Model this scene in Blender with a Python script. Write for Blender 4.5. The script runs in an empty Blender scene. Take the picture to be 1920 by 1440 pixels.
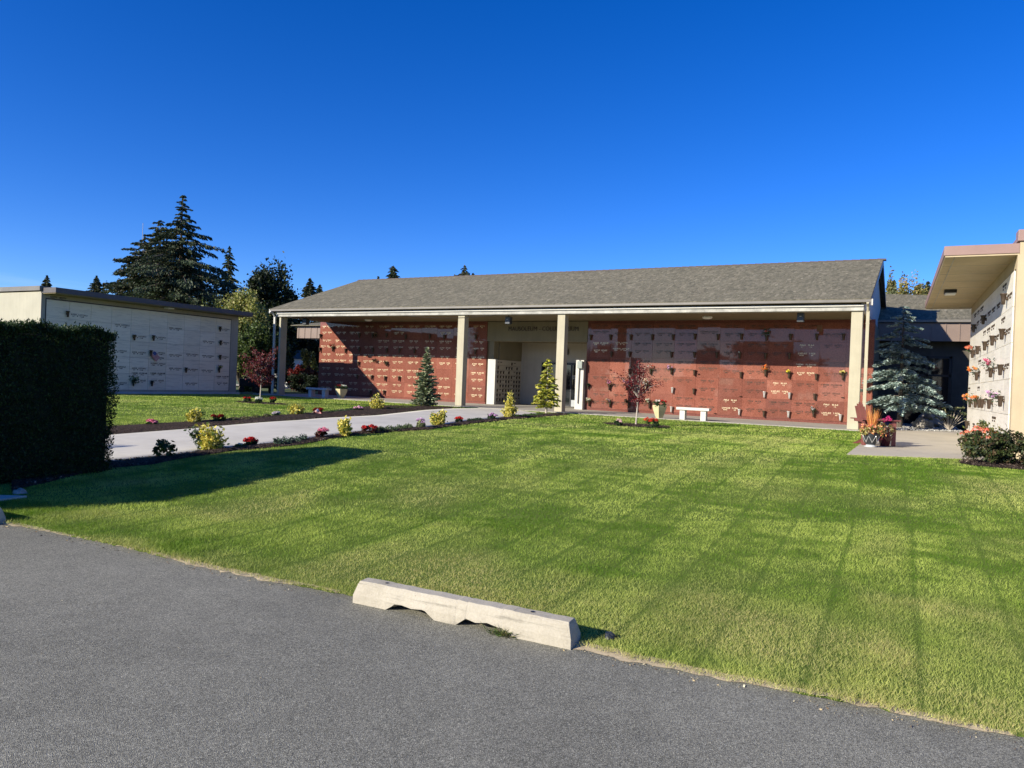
import bpy, math, random
import numpy as np
from mathutils import Vector, Matrix

# ---------------------------------------------------------------- camera, sky, sun
SC = bpy.context.scene
COL = SC.collection
FPX = 1391.0
n_ = lambda v: v / np.linalg.norm(v)
EX = -n_(np.array([-2703, -112, FPX]))
EY = n_(np.array([715, 21, FPX])); EY = n_(EY - EX * EY.dot(EX))
EZ = -np.cross(EX, EY)
if EZ[1] > 0: EZ = -EZ
RW = np.stack([EX, EY, EZ])
CZ = 1.15
cam = bpy.data.objects.new('camera', bpy.data.cameras.new('camera'))
COL.objects.link(cam)
M = Matrix.Identity(4)
for i in range(3):
    M[i][0] = RW[i][0]; M[i][1] = -RW[i][1]; M[i][2] = -RW[i][2]
M[0][3] = 0; M[1][3] = 0; M[2][3] = CZ
cam.matrix_world = M
cam.data.sensor_width = 36; cam.data.lens = FPX / 1920 * 36
cam.data.clip_start = 0.05; cam.data.clip_end = 3000
SC.camera = cam

SUNV = Vector((-0.59, -1.0, 0.49)).normalized()
ELEV = math.asin(SUNV.z)
w = bpy.data.worlds.new('World'); SC.world = w; w.use_nodes = True
nt = w.node_tree; nt.nodes.clear()
out = nt.nodes.new('ShaderNodeOutputWorld'); bg = nt.nodes.new('ShaderNodeBackground')
sky = nt.nodes.new('ShaderNodeTexSky'); sky.sky_type = 'NISHITA'; sky.sun_disc = False
sky.sun_elevation = ELEV; sky.sun_rotation = math.atan2(SUNV.x, SUNV.y)
sky.air_density = 0.7; sky.dust_density = 0.12; sky.ozone_density = 4.5; sky.altitude = 0
hsv = nt.nodes.new('ShaderNodeHueSaturation'); hsv.inputs['Saturation'].default_value = 1.27; hsv.inputs['Hue'].default_value = 0.517
nt.links.new(sky.outputs[0], hsv.inputs['Color']); 
# a few thin cirrus wisps low in the sky
wtc = nt.nodes.new('ShaderNodeTexCoord'); wmp = nt.nodes.new('ShaderNodeMapping'); wmp.inputs['Scale'].default_value = (2.2, 2.2, 22)
wns = nt.nodes.new('ShaderNodeTexNoise'); wns.inputs['Scale'].default_value = 1.6; wns.inputs['Detail'].default_value = 7; wns.inputs['Distortion'].default_value = 0.5
wrp = nt.nodes.new('ShaderNodeValToRGB'); wrp.color_ramp.elements[0].position = 0.60; wrp.color_ramp.elements[1].position = 0.95
wsx = nt.nodes.new('ShaderNodeSeparateXYZ'); wr2 = nt.nodes.new('ShaderNodeValToRGB')
for e_, (p_, v_) in zip([wr2.color_ramp.elements[0], wr2.color_ramp.elements.new(0.10), wr2.color_ramp.elements.new(0.18), wr2.color_ramp.elements[-1]], [(0.0, 0.2), (0.07, 0.5), (0.12, 0.2), (0.15, 0.0)]):
    e_.position = p_; e_.color = (v_, v_, v_, 1)
wml = nt.nodes.new('ShaderNodeMath'); wml.operation = 'MULTIPLY'; wmx = nt.nodes.new('ShaderNodeMix'); wmx.data_type = 'RGBA'
nt.links.new(wtc.outputs['Generated'], wmp.inputs[0]); nt.links.new(wmp.outputs[0], wns.inputs[0]); nt.links.new(wns.outputs[0], wrp.inputs[0])
nt.links.new(wtc.outputs['Generated'], wsx.inputs[0]); nt.links.new(wsx.outputs[2], wr2.inputs[0])
nt.links.new(wrp.outputs[0], wml.inputs[0]); nt.links.new(wr2.outputs[0], wml.inputs[1]); nt.links.new(wml.outputs[0], wmx.inputs[0])
nt.links.new(hsv.outputs[0], wmx.inputs[6]); wmx.inputs[7].default_value = (3.6, 4.6, 5.6, 1); nt.links.new(wmx.outputs[2], bg.inputs[0])
bg.inputs[1].default_value = 0.127
nt.links.new(bg.outputs[0], out.inputs[0])
sl = bpy.data.lights.new('sun', 'SUN'); sl.energy = 5.0; sl.angle = math.radians(0.53)
sl.color = (1.0, 0.93, 0.79)
so = bpy.data.objects.new('sun', sl); COL.objects.link(so)
so.rotation_euler = SUNV.to_track_quat('Z', 'Y').to_euler()
so.location = SUNV * 60
SC.view_settings.view_transform = 'Standard'; SC.view_settings.look = 'None'
SC.view_settings.exposure = 0.66; SC.view_settings.gamma = 1.0

rng = np.random.default_rng(7)
random.seed(5)

# ---------------------------------------------------------------- helpers
def smooth(t):
    t = np.clip(t, 0, 1); return t * t * (3 - 2 * t)
def terr(x, y):
    return -0.45 * (1 - smooth((np.asarray(y, float) - 4.2) / 10.5)) + 0 * np.asarray(x, float)
CAMP = np.array([0, 0, CZ])
def ray(u, v): return RW @ np.array([(u - 960) / FPX, (v - 720) / FPX, 1.0])
def onz(u, v, z=0.0):
    d = ray(u, v); return CAMP + d * (z - CZ) / d[2]
def ony(u, v, y):
    d = ray(u, v); return CAMP + d * y / d[1]
def onx(u, v, x):
    d = ray(u, v); return CAMP + d * x / d[0]
def ong(u, v):
    p = onz(u, v, 0.0)
    for _ in range(12): p = onz(u, v, float(terr(p[0], p[1])))
    return p
def at_depth(u, v, D): return CAMP + ray(u, v) * D
def topz(p, v_top, u=None):
    """height of a vertical at ground point p whose top shows at row v_top"""
    q = RW.T @ (np.array(p, float) - CAMP); depth = q[2]
    vb = q[1] / depth * FPX + 720
    return (vb - v_top) / FPX * depth
def pxm(p):
    q = RW.T @ (np.array(p, float) - CAMP); return FPX / q[2]

ORG = {}
def setm(o, label=None, cat=None, group=None, kind=None):
    if label: o['label'] = label
    if cat: o['category'] = cat
    if group: o['group'] = group
    if kind: o['kind'] = kind
    return o
def thing(name, loc, label, cat, group=None):
    o = bpy.data.objects.new(name, None); COL.objects.link(o)
    o.location = tuple(float(c) for c in loc); o.empty_display_size = 0.2
    ORG[o.name] = np.array(loc, float)
    return setm(o, label, cat, group)
def origin(o): return ORG[o.name]
def link(name, me, parent=None, m=None, org=None):
    o = bpy.data.objects.new(name, me); COL.objects.link(o)
    if m is not None and len(me.materials) == 0: me.materials.append(m)
    if parent is not None:
        o.parent = parent; ORG[o.name] = origin(parent).copy()
    else:
        ORG[o.name] = np.zeros(3) if org is None else np.array(org, float)
        o.location = tuple(ORG[o.name])
    return o
def npmesh(name, V, F, m, parent=None, cols=None, smooth_=False, org=None):
    """V (n,3) world coords, F (m,k) indices"""
    V = np.asarray(V, np.float32); F = np.asarray(F, np.int32)
    o_ = origin(parent) if parent is not None else (np.zeros(3) if org is None else np.array(org, float))
    V = V - o_.astype(np.float32)
    me = bpy.data.meshes.new(name)
    me.vertices.add(len(V)); me.vertices.foreach_set('co', V.ravel())
    k = F.shape[1]
    me.loops.add(F.size); me.loops.foreach_set('vertex_index', F.ravel())
    me.polygons.add(len(F)); me.polygons.foreach_set('loop_start', np.arange(0, F.size, k, dtype=np.int32))
    me.update(calc_edges=True)
    if smooth_: me.polygons.foreach_set('use_smooth', np.ones(len(F), bool))
    if cols is not None:
        a = me.color_attributes.new('col', 'FLOAT_COLOR', 'POINT')
        c = np.ones((len(V), 4), np.float32); c[:, :3] = cols
        a.data.foreach_set('color', c.ravel())
    me.materials.append(m)
    return link(name, me, parent, org=org)

class MB:
    """collects polygons in world coordinates"""
    def __init__(s): s.v = []; s.f = []
    def poly(s, pts):
        i = len(s.v); s.v += [tuple(map(float, p)) for p in pts]; s.f.append(tuple(range(i, i + len(pts)))); return s
    def box(s, x0, x1, y0, y1, z0, z1):
        i = len(s.v)
        s.v += [(x, y, z) for z in (z0, z1) for x, y in ((x0, y0), (x1, y0), (x1, y1), (x0, y1))]
        s.f += [tuple(i + j for j in f) for f in ((0, 3, 2, 1), (4, 5, 6, 7), (0, 1, 5, 4), (1, 2, 6, 5), (2, 3, 7, 6), (3, 0, 4, 7))]
        return s
    def hexa(s, b, t):
        """b, t: 4 points bottom and top, counterclockwise from above"""
        i = len(s.v); s.v += [tuple(map(float, p)) for p in list(b) + list(t)]
        s.f += [tuple(i + j for j in f) for f in ((0, 3, 2, 1), (4, 5, 6, 7), (0, 1, 5, 4), (1, 2, 6, 5), (2, 3, 7, 6), (3, 0, 4, 7))]
        return s
    def prism(s, pts, a, b):
        """extrude polygon pts (3d) from offset a to offset b (3d vectors)"""
        a = np.array(a, float); b = np.array(b, float)
        P = [np.array(p, float) + a for p in pts]; Q = [np.array(p, float) + b for p in pts]
        n = len(pts); i = len(s.v); s.v += [tuple(p) for p in P + Q]
        s.f.append(tuple(i + j for j in reversed(range(n)))); s.f.append(tuple(i + n + j for j in range(n)))
        for j in range(n):
            k = (j + 1) % n; s.f.append((i + j, i + k, i + n + k, i + n + j))
        return s
    def tube(s, pts, rad, n=8, cap=True):
        pts = [np.array(p, float) for p in pts]
        if np.isscalar(rad): rad = [rad] * len(pts)
        i0 = len(s.v); ref = np.array([0.31, 0.87, 0.37])
        for j, p in enumerate(pts):
            d = pts[min(j + 1, len(pts) - 1)] - pts[max(j - 1, 0)]; d = d / (np.linalg.norm(d) + 1e-9)
            a = np.cross(d, ref); a /= np.linalg.norm(a) + 1e-9; b = np.cross(d, a)
            for k in range(n):
                t = 2 * math.pi * k / n
                s.v.append(tuple(p + (a * math.cos(t) + b * math.sin(t)) * rad[j]))
        for j in range(len(pts) - 1):
            for k in range(n):
                q = (k + 1) % n
                s.f.append((i0 + j * n + k, i0 + j * n + q, i0 + (j + 1) * n + q, i0 + (j + 1) * n + k))
        if cap:
            s.f.append(tuple(i0 + k for k in reversed(range(n))))
            e = i0 + (len(pts) - 1) * n; s.f.append(tuple(e + k for k in range(n)))
        return s
    def lathe(s, c, prof, n=20):
        """prof: list of (r, z)"""
        c = np.array(c, float); i0 = len(s.v)
        for r, z in prof:
            for k in range(n):
                t = 2 * math.pi * k / n; s.v.append((c[0] + r * math.cos(t), c[1] + r * math.sin(t), c[2] + z))
        for j in range(len(prof) - 1):
            for k in range(n):
                q = (k + 1) % n
                s.f.append((i0 + j * n + k, i0 + j * n + q, i0 + (j + 1) * n + q, i0 + (j + 1) * n + k))
        s.f.append(tuple(i0 + k for k in reversed(range(n))))
        e = i0 + (len(prof) - 1) * n; s.f.append(tuple(e + k for k in range(n)))
        return s
    def rot(s, c, ang, start=0):
        ca, sa = math.cos(ang), math.sin(ang)
        for i in range(start, len(s.v)):
            x, y, z = s.v[i]; x -= c[0]; y -= c[1]
            s.v[i] = (c[0] + x * ca - y * sa, c[1] + x * sa + y * ca, z)
        return s
    def mesh(s, name, org=(0, 0, 0)):
        me = bpy.data.meshes.new(name)
        me.from_pydata([(a - org[0], b - org[1], c - org[2]) for a, b, c in s.v], [], s.f); me.update()
        return me
    def build(s, name, m, parent=None, bevel=0, smooth_=False, org=None):
        o_ = origin(parent) if parent is not None else (org if org is not None else (0, 0, 0))
        me = s.mesh(name, o_)
        me.materials.append(m)
        if smooth_:
            for p in me.polygons: p.use_smooth = True
        o = link(name, me, parent, org=org)
        if bevel:
            b = o.modifiers.new('bevel', 'BEVEL'); b.width = bevel; b.segments = 2; b.limit_method = 'ANGLE'
        return o
    def add(s, o):
        i = len(s.v); s.v += o.v; s.f += [tuple(i + j for j in f) for f in o.f]; return s

# ---------------------------------------------------------------- materials
class N:
    def __init__(s, name):
        s.m = bpy.data.materials.new(name); s.m.use_nodes = True; s.t = s.m.node_tree
        s.b = s.t.nodes['Principled BSDF']; s.o = s.t.nodes['Material Output']
        s.tc = s.t.nodes.new('ShaderNodeTexCoord'); s.co = s.tc.outputs['Object']
    def n(s, ty, **k):
        x = s.t.nodes.new(ty)
        for a, b in k.items(): setattr(x, a, b)
        return x
    def l(s, a, b): s.t.links.new(a, b)
    def mapping(s, scale=(1, 1, 1), rot=(0, 0, 0), src=None):
        x = s.n('ShaderNodeMapping'); x.inputs['Scale'].default_value = scale; x.inputs['Rotation'].default_value = rot
        s.l(src or s.co, x.inputs['Vector']); return x.outputs[0]
    def noise(s, scale, detail=4, rough=0.6, vec=None, dist=0):
        x = s.n('ShaderNodeTexNoise'); x.inputs['Scale'].default_value = scale
        x.inputs['Detail'].default_value = detail; x.inputs['Roughness'].default_value = rough
        x.inputs['Distortion'].default_value = dist
        s.l(vec or s.co, x.inputs['Vector']); return x.outputs['Fac']
    def ramp(s, fac, stops):
        x = s.n('ShaderNodeValToRGB'); e = x.color_ramp.elements
        while len(e) < len(stops): e.new(0.5)
        for el, (p, c) in zip(e, stops):
            el.position = p; el.color = (c[0], c[1], c[2], 1) if not np.isscalar(c) else (c, c, c, 1)
        s.l(fac, x.inputs['Fac']); return x.outputs[0]
    def mix(s, a, b, fac, mode='MIX'):
        x = s.n('ShaderNodeMix', data_type='RGBA', blend_type=mode)
        for v, i in ((fac, 0), (a, 6), (b, 7)):
            if isinstance(v, (int, float)): x.inputs[i].default_value = v
            elif isinstance(v, tuple): x.inputs[i].default_value = (*v, 1)
            else: s.l(v, x.inputs[i])
        return x.outputs[2]
    def base(s, c):
        if isinstance(c, tuple): s.b.inputs['Base Color'].default_value = (*c, 1)
        else: s.l(c, s.b.inputs['Base Color'])
    def set(s, **k):
        for a, b in k.items(): s.b.inputs[a.replace('_', ' ')].default_value = b
        return s
    def bump(s, h, strength=0.3, dist=0.01):
        x = s.n('ShaderNodeBump'); x.inputs['Strength'].default_value = strength; x.inputs['Distance'].default_value = dist
        s.l(h, x.inputs['Height']); s.l(x.outputs[0], s.b.inputs['Normal'])

def plain(name, c, rough=0.6, var=0.12, scale=6, bump=0.0, metallic=0.0, fine=60, spec=0.4):
    k = N(name); a = tuple(max(0, x * (1 - var)) for x in c); b = tuple(min(1, x * (1 + var)) for x in c)
    f = k.noise(scale, 5, 0.65); g = k.noise(fine, 3, 0.6)
    c1 = k.ramp(f, [(0.3, a), (0.7, b)])
    c2 = k.mix(c1, k.ramp(g, [(0.3, 0.35), (0.7, 0.65)]), 0.25, 'SOFT_LIGHT')
    k.base(c2); k.set(Roughness=rough, Metallic=metallic); k.b.inputs['Specular IOR Level'].default_value = spec
    if bump: k.bump(g, bump, 0.004)
    return k.m

def stucco(name, c, streak=0.25):
    k = N(name)
    f = k.noise(1.3, 5, 0.6); st = k.noise(3.0, 4, 0.6, k.mapping((3, 3, 0.25)))
    g = k.noise(140, 3, 0.6)
    a = tuple(x * 0.86 for x in c); b = tuple(min(1, x * 1.1) for x in c)
    c1 = k.ramp(f, [(0.3, a), (0.7, b)])
    dirt = k.ramp(st, [(0.35, tuple(x * 0.75 for x in c)), (0.6, c)])
    c1 = k.mix(c1, dirt, streak)
    c1 = k.mix(c1, k.ramp(g, [(0.3, 0.4), (0.7, 0.6)]), 0.5, 'SOFT_LIGHT')
    k.base(c1); k.set(Roughness=0.85); k.bump(g, 0.35, 0.004); return k.m

def foliage(name, rough=0.55, trans=0.3, spec=0.3):
    k = N(name)
    a = k.n('ShaderNodeAttribute', attribute_name='col')
    k.base(a.outputs['Color']); k.set(Roughness=rough); k.b.inputs['Specular IOR Level'].default_value = spec
    t = k.n('ShaderNodeBsdfTranslucent'); mx = k.n('ShaderNodeMixShader')
    br = k.mix(a.outputs['Color'], (1.0, 1.0, 0.35), 0.6, 'MULTIPLY')
    k.l(br, t.inputs['Color']); mx.inputs[0].default_value = trans
    k.l(k.b.outputs[0], mx.inputs[1]); k.l(t.outputs[0], mx.inputs[2]); k.l(mx.outputs[0], k.o.inputs['Surface'])
    return k.m

def granite(name, c, rough=0.025, joints=False):
    k = N(name)
    oi = k.n('ShaderNodeObjectInfo')
    v = k.n('ShaderNodeTexVoronoi'); v.inputs['Scale'].default_value = 90; k.l(k.co, v.inputs['Vector'])
    g = k.noise(45, 4, 0.7); f = k.noise(1.6, 4, 0.6)
    c1 = k.ramp(v.outputs['Color'], [(0.1, tuple(x * 0.45 for x in c)), (0.5, c), (0.95, tuple(min(1, x * 1.7 + 0.05) for x in c))])
    c2 = k.ramp(g, [(0.35, tuple(x * 0.6 for x in c)), (0.65, tuple(min(1, x * 1.4) for x in c))])
    cc = k.mix(c1, c2, 0.5)
    cc = k.mix(cc, k.ramp(f, [(0.3, 0.38), (0.7, 0.62)]), 0.5, 'SOFT_LIGHT')
    # every slab was cut from its own block, so each has its own tone
    tone = k.ramp(oi.outputs['Random'], [(0.0, (0.80, 0.80, 0.84)), (0.35, (0.95, 0.94, 0.94)), (0.7, (1.04, 1.0, 1.0)), (1.0, (1.2, 1.22, 1.22))])
    cc = k.mix(cc, tone, 1.0, 'MULTIPLY')
    k.base(cc); k.set(Roughness=rough); k.b.inputs['Specular IOR Level'].default_value = 0.30
    return k.m

def marble(name, c, vein, rough=0.25):
    k = N(name); oi = k.n('ShaderNodeObjectInfo')
    vec = k.mapping((0.7, 0.7, 7.0))
    f = k.noise(2.2, 7, 0.7, vec, 0.8); g = k.noise(30, 3, 0.6)
    cc = k.ramp(f, [(0.32, vein), (0.5, c), (0.75, tuple(min(1, x * 1.08) for x in c))])
    cc = k.mix(cc, k.ramp(g, [(0.3, 0.44), (0.7, 0.56)]), 0.5, 'SOFT_LIGHT')
    tone = k.ramp(oi.outputs['Random'], [(0.0, (0.93, 0.92, 0.9)), (1.0, (1.03, 1.03, 1.03))])
    k.base(k.mix(cc, tone, 1.0, 'MULTIPLY')); k.set(Roughness=rough); return k.m

def shingles(name):
    k = N(name)
    uv = k.n('ShaderNodeUVMap'); src = uv.outputs[0]
    b = k.n('ShaderNodeTexBrick'); b.inputs['Scale'].default_value = 1.0
    b.inputs['Brick Width'].default_value = 0.17; b.inputs['Row Height'].default_value = 0.145
    b.inputs['Mortar Size'].default_value = 0.006; b.inputs['Mortar Smooth'].default_value = 0.3
    b.inputs['Color1'].default_value = (0.0, 0.0, 0.0, 1); b.inputs['Color2'].default_value = (1, 1, 1, 1)
    b.inputs['Mortar'].default_value = (0.4, 0.4, 0.4, 1)
    k.l(src, b.inputs['Vector'])
    v = k.n('ShaderNodeTexVoronoi'); v.inputs['Scale'].default_value = 1.0; k.l(k.mapping((13, 5, 1), src=src), v.inputs['Vector'])
    cc = k.ramp(b.outputs['Color'], [(0.0, (0.108, 0.10, 0.073)), (0.5, (0.155, 0.143, 0.102)), (1.0, (0.205, 0.19, 0.137))])
    vc = k.ramp(v.outputs['Color'], [(0.05, (0.088, 0.083, 0.06)), (0.4, (0.142, 0.130, 0.092)), (0.75, (0.19, 0.168, 0.12)), (1.0, (0.30, 0.265, 0.195))])
    cc = k.mix(cc, vc, 0.65)
    big = k.noise(0.9, 5, 0.6, src); g = k.noise(30, 3, 0.8, k.mapping((1, 0.5, 1), src=src))
    cc = k.mix(cc, k.ramp(big, [(0.3, 0.42), (0.7, 0.58)]), 0.5, 'SOFT_LIGHT')
    cc = k.mix(cc, k.ramp(g, [(0.25, 0.15), (0.75, 0.85)]), 0.7, 'SOFT_LIGHT')
    k.base(cc); k.set(Roughness=0.95); k.b.inputs['Specular IOR Level'].default_value = 0.15
    h = k.mix(b.outputs['Color'], k.ramp(g, [(0, 0.0), (1, 1.0)]), 0.4)
    k.bump(h, 0.9, 0.02); return k.m

def asphalt():
    k = N('asphalt')
    v = k.n('ShaderNodeTexVoronoi'); v.inputs['Scale'].default_value = 215; k.l(k.co, v.inputs['Vector'])
    v2 = k.n('ShaderNodeTexVoronoi'); v2.inputs['Scale'].default_value = 110; k.l(k.co, v2.inputs['Vector'])
    g = k.noise(260, 2, 0.7); big = k.noise(0.5, 6, 0.6); md = k.noise(5, 5, 0.7)
    cc = k.ramp(v.outputs['Color'], [(0.0, 0.03), (0.3, 0.12), (0.65, 0.26), (0.9, 0.46), (1.0, 0.8)])
    c2 = k.ramp(v2.outputs['Color'], [(0.0, 0.09), (0.6, 0.21), (1.0, 0.38)])
    cc = k.mix(cc, c2, 0.3)
    cc = k.mix(cc, k.ramp(g, [(0.3, 0.1), (0.7, 0.9)]), 0.6, 'SOFT_LIGHT')
    cc = k.mix(cc, k.ramp(big, [(0.3, 0.38), (0.7, 0.62)]), 0.8, 'SOFT_LIGHT')
    cc = k.mix(cc, k.ramp(md, [(0.3, 0.42), (0.7, 0.58)]), 0.8, 'SOFT_LIGHT')
    cc = k.mix(cc, (1.10, 1.05, 0.82), 1.0, 'MULTIPLY')
    k.base(cc); k.set(Roughness=0.85); k.b.inputs['Specular IOR Level'].default_value = 0.25
    k.bump(v.outputs['Distance'], 0.55, 0.006); return k.m

def concrete(name, c, joint=0, stain=0.5):
    k = N(name)
    f = k.noise(0.8, 6, 0.65); g = k.noise(70, 4, 0.7); br = k.noise(6, 3, 0.5, k.mapping((0.4, 3.5, 1), (0, 0, 0.15)))
    cc = k.ramp(f, [(0.3, tuple(x * 0.8 for x in c)), (0.6, c), (0.8, tuple(min(1, x * 1.08) for x in c))])
    cc = k.mix(cc, k.ramp(br, [(0.3, 0.42), (0.7, 0.58)]), stain, 'SOFT_LIGHT')
    cc = k.mix(cc, k.ramp(g, [(0.3, 0.35), (0.7, 0.65)]), 0.4, 'SOFT_LIGHT')
    k.base(cc); k.set(Roughness=0.85); k.bump(g, 0.3, 0.003); return k.m

MT = {}
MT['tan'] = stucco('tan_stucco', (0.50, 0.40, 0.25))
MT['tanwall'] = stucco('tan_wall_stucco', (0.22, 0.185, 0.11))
MT['col'] = stucco('column_stucco', (0.42, 0.38, 0.27))
MT['stone'] = stucco('cream_stone', (0.50, 0.44, 0.34))
MT['white'] = plain('white_paint', (0.50, 0.48, 0.42), 0.5, 0.06)
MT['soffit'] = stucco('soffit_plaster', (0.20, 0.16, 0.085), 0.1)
MT['beam'] = plain('weathered_board', (0.36, 0.35, 0.31), 0.8, 0.35, 3, 0.2)
MT['gutter'] = plain('brown_gutter', (0.16, 0.145, 0.125), 0.45, 0.15, 2)
MT['dark'] = plain('dark_metal', (0.02, 0.02, 0.022), 0.4, 0.2)
MT['glass'] = N('dark_glass').set(Roughness=0.03).m
MT['glass'].node_tree.nodes['Principled BSDF'].inputs['Base Color'].default_value = (0.012, 0.014, 0.016, 1)
MT['granite'] = granite('red_granite', (0.205, 0.073, 0.049))
MT['graniteb'] = granite('red_granite_border', (0.18, 0.062, 0.046), 0.06)
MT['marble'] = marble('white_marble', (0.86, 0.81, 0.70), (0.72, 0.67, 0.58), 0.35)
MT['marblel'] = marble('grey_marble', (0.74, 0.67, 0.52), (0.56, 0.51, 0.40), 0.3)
MT['brass'] = plain('pale_brass', (0.80, 0.66, 0.42), 0.35, 0.2, 20, 0, 0.35)
MT['bronze'] = plain('dark_bronze', (0.07, 0.05, 0.035), 0.4, 0.3, 20, 0, 0.5)
MT['vase'] = plain('bronze_vase', (0.10, 0.07, 0.05), 0.35, 0.25, 30, 0, 0.6)
MT['vasel'] = plain('silver_vase', (0.62, 0.60, 0.56), 0.35, 0.15, 30, 0, 0.6)
MT['roof'] = shingles('asphalt_shingles')
MT['asphalt'] = asphalt()
MT['path'] = concrete('pale_concrete', (0.58, 0.54, 0.45))
MT['patio'] = concrete('tan_concrete', (0.50, 0.44, 0.33))
def stopmat():
    k = N('wheel_stop_concrete'); c = (0.40, 0.36, 0.28)
    f = k.noise(3, 6, 0.7); g = k.noise(55, 4, 0.8); pit = k.n('ShaderNodeTexVoronoi'); pit.inputs['Scale'].default_value = 26; k.l(k.co, pit.inputs['Vector'])
    st = k.noise(5, 5, 0.7, k.mapping((0.35, 1, 5)))
    cc = k.ramp(f, [(0.25, (0.30, 0.265, 0.20)), (0.5, c), (0.8, (0.44, 0.40, 0.32))])
    cc = k.mix(cc, (0.20, 0.18, 0.14), k.ramp(st, [(0.54, 0.0), (0.68, 0.75)]))
    cc = k.mix(cc, (0.12, 0.11, 0.09), k.ramp(pit.outputs['Distance'], [(0.05, 0.8), (0.10, 0.0)]))
    cc = k.mix(cc, k.ramp(g, [(0.3, 0.35), (0.7, 0.65)]), 0.6, 'SOFT_LIGHT')
    k.base(cc); k.set(Roughness=0.9); k.bump(g, 0.6, 0.004); return k.m
MT['stop'] = stopmat()
MT['linkwall'] = plain('dark_brown_stucco', (0.10, 0.085, 0.065), 0.85, 0.2, 3)
MT['porch'] = concrete('porch_concrete', (0.37, 0.34, 0.28))
MT['brown'] = plain('brown_metal_siding', (0.20, 0.145, 0.115), 0.45, 0.08, 2)
MT['pinkb'] = plain('dusty_brown_fascia', (0.29, 0.185, 0.155), 0.5, 0.08, 2)
MT['fasc'] = plain('dark_brown_fascia', (0.085, 0.075, 0.075), 0.5, 0.1, 2)
MT['bluew'] = stucco('white_gable_stucco', (0.50, 0.50, 0.48))
MT['bark'] = plain('bark', (0.10, 0.08, 0.06), 0.9, 0.4, 12, 0.6)
MT['palebark'] = plain('pale_bark', (0.42, 0.36, 0.29), 0.8, 0.2, 12, 0.3)
MT['leaf'] = foliage('leaves')
MT['needle'] = foliage('needles', 0.6, 0.12)
MT['petal'] = foliage('petals', 0.6, 0.25, 0.1)
MT['grass'] = foliage('grass_blades', 0.55, 0.35, 0.2)
MT['benchw'] = concrete('white_bench_stone', (0.62, 0.60, 0.54), 0, 0.2)
MT['benchg'] = concrete('grey_bench_stone', (0.45, 0.46, 0.46), 0, 0.3)
MT['urn'] = concrete('cream_ceramic', (0.55, 0.47, 0.26), 0, 0.4)
MT['redwood'] = plain('maroon_painted_wood', (0.20, 0.065, 0.055), 0.5, 0.15, 8)
MT['maroon'] = plain('maroon_glaze', (0.07, 0.012, 0.015), 0.2, 0.15, 8)
MT['blackpot'] = plain('black_glaze', (0.03, 0.033, 0.035), 0.3, 0.2, 8)
MT['soil'] = plain('soil', (0.035, 0.026, 0.02), 0.95, 0.4, 30, 0.8)
MT['rock'] = plain('grey_rock', (0.33, 0.30, 0.26), 0.85, 0.3, 6, 0.6)
MT['glow'] = plain('frosted_diffuser', (0.80, 0.78, 0.72), 0.4, 0.03)

def mulch():
    k = N('bark_mulch')
    v = k.n('ShaderNodeTexVoronoi'); v.inputs['Scale'].default_value = 38; k.l(k.mapping((1, 1.7, 1)), v.inputs['Vector'])
    g = k.noise(90, 4, 0.7); f = k.noise(2, 4, 0.6)
    cc = k.ramp(v.outputs['Color'], [(0.0, (0.012, 0.008, 0.006)), (0.5, (0.05, 0.034, 0.025)), (0.85, (0.11, 0.078, 0.058)), (1.0, (0.26, 0.2, 0.15))])
    cc = k.mix(cc, k.ramp(g, [(0.3, 0.2), (0.7, 0.8)]), 0.6, 'SOFT_LIGHT')
    k.base(cc); k.set(Roughness=0.95); k.b.inputs['Specular IOR Level'].default_value = 0.1
    k.bump(v.outputs['Distance'], 1.0, 0.03); return k.m
MT['mulch'] = mulch()
def gravelmat():
    k = N('river_gravel')
    v = k.n('ShaderNodeTexVoronoi'); v.inputs['Scale'].default_value = 14; k.l(k.co, v.inputs['Vector'])
    cc = k.ramp(v.outputs['Color'], [(0.0, (0.16, 0.15, 0.13)), (0.5, (0.36, 0.34, 0.30)), (1.0, (0.62, 0.6, 0.55))])
    cc = k.mix(cc, (0.05, 0.05, 0.045), k.ramp(v.outputs['Distance'], [(0.3, 0.0), (0.65, 1.0)]))
    k.base(cc); k.set(Roughness=0.8); return k.m
MT['gravel'] = gravelmat()
def lawnmat():
    k = N('lawn_thatch')
    f = k.noise(1.2, 5, 0.6); g = k.noise(60, 4, 0.7)
    cc = k.ramp(f, [(0.3, (0.10, 0.17, 0.018)), (0.7, (0.19, 0.26, 0.04))])
    cc = k.mix(cc, k.ramp(g, [(0.3, (0.03, 0.035, 0.01)), (0.7, (0.12, 0.15, 0.04))]), 0.5)
    k.base(cc); k.set(Roughness=0.95); k.b.inputs['Specular IOR Level'].default_value = 0.1; return k.m
MT['lawn'] = lawnmat()
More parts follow.
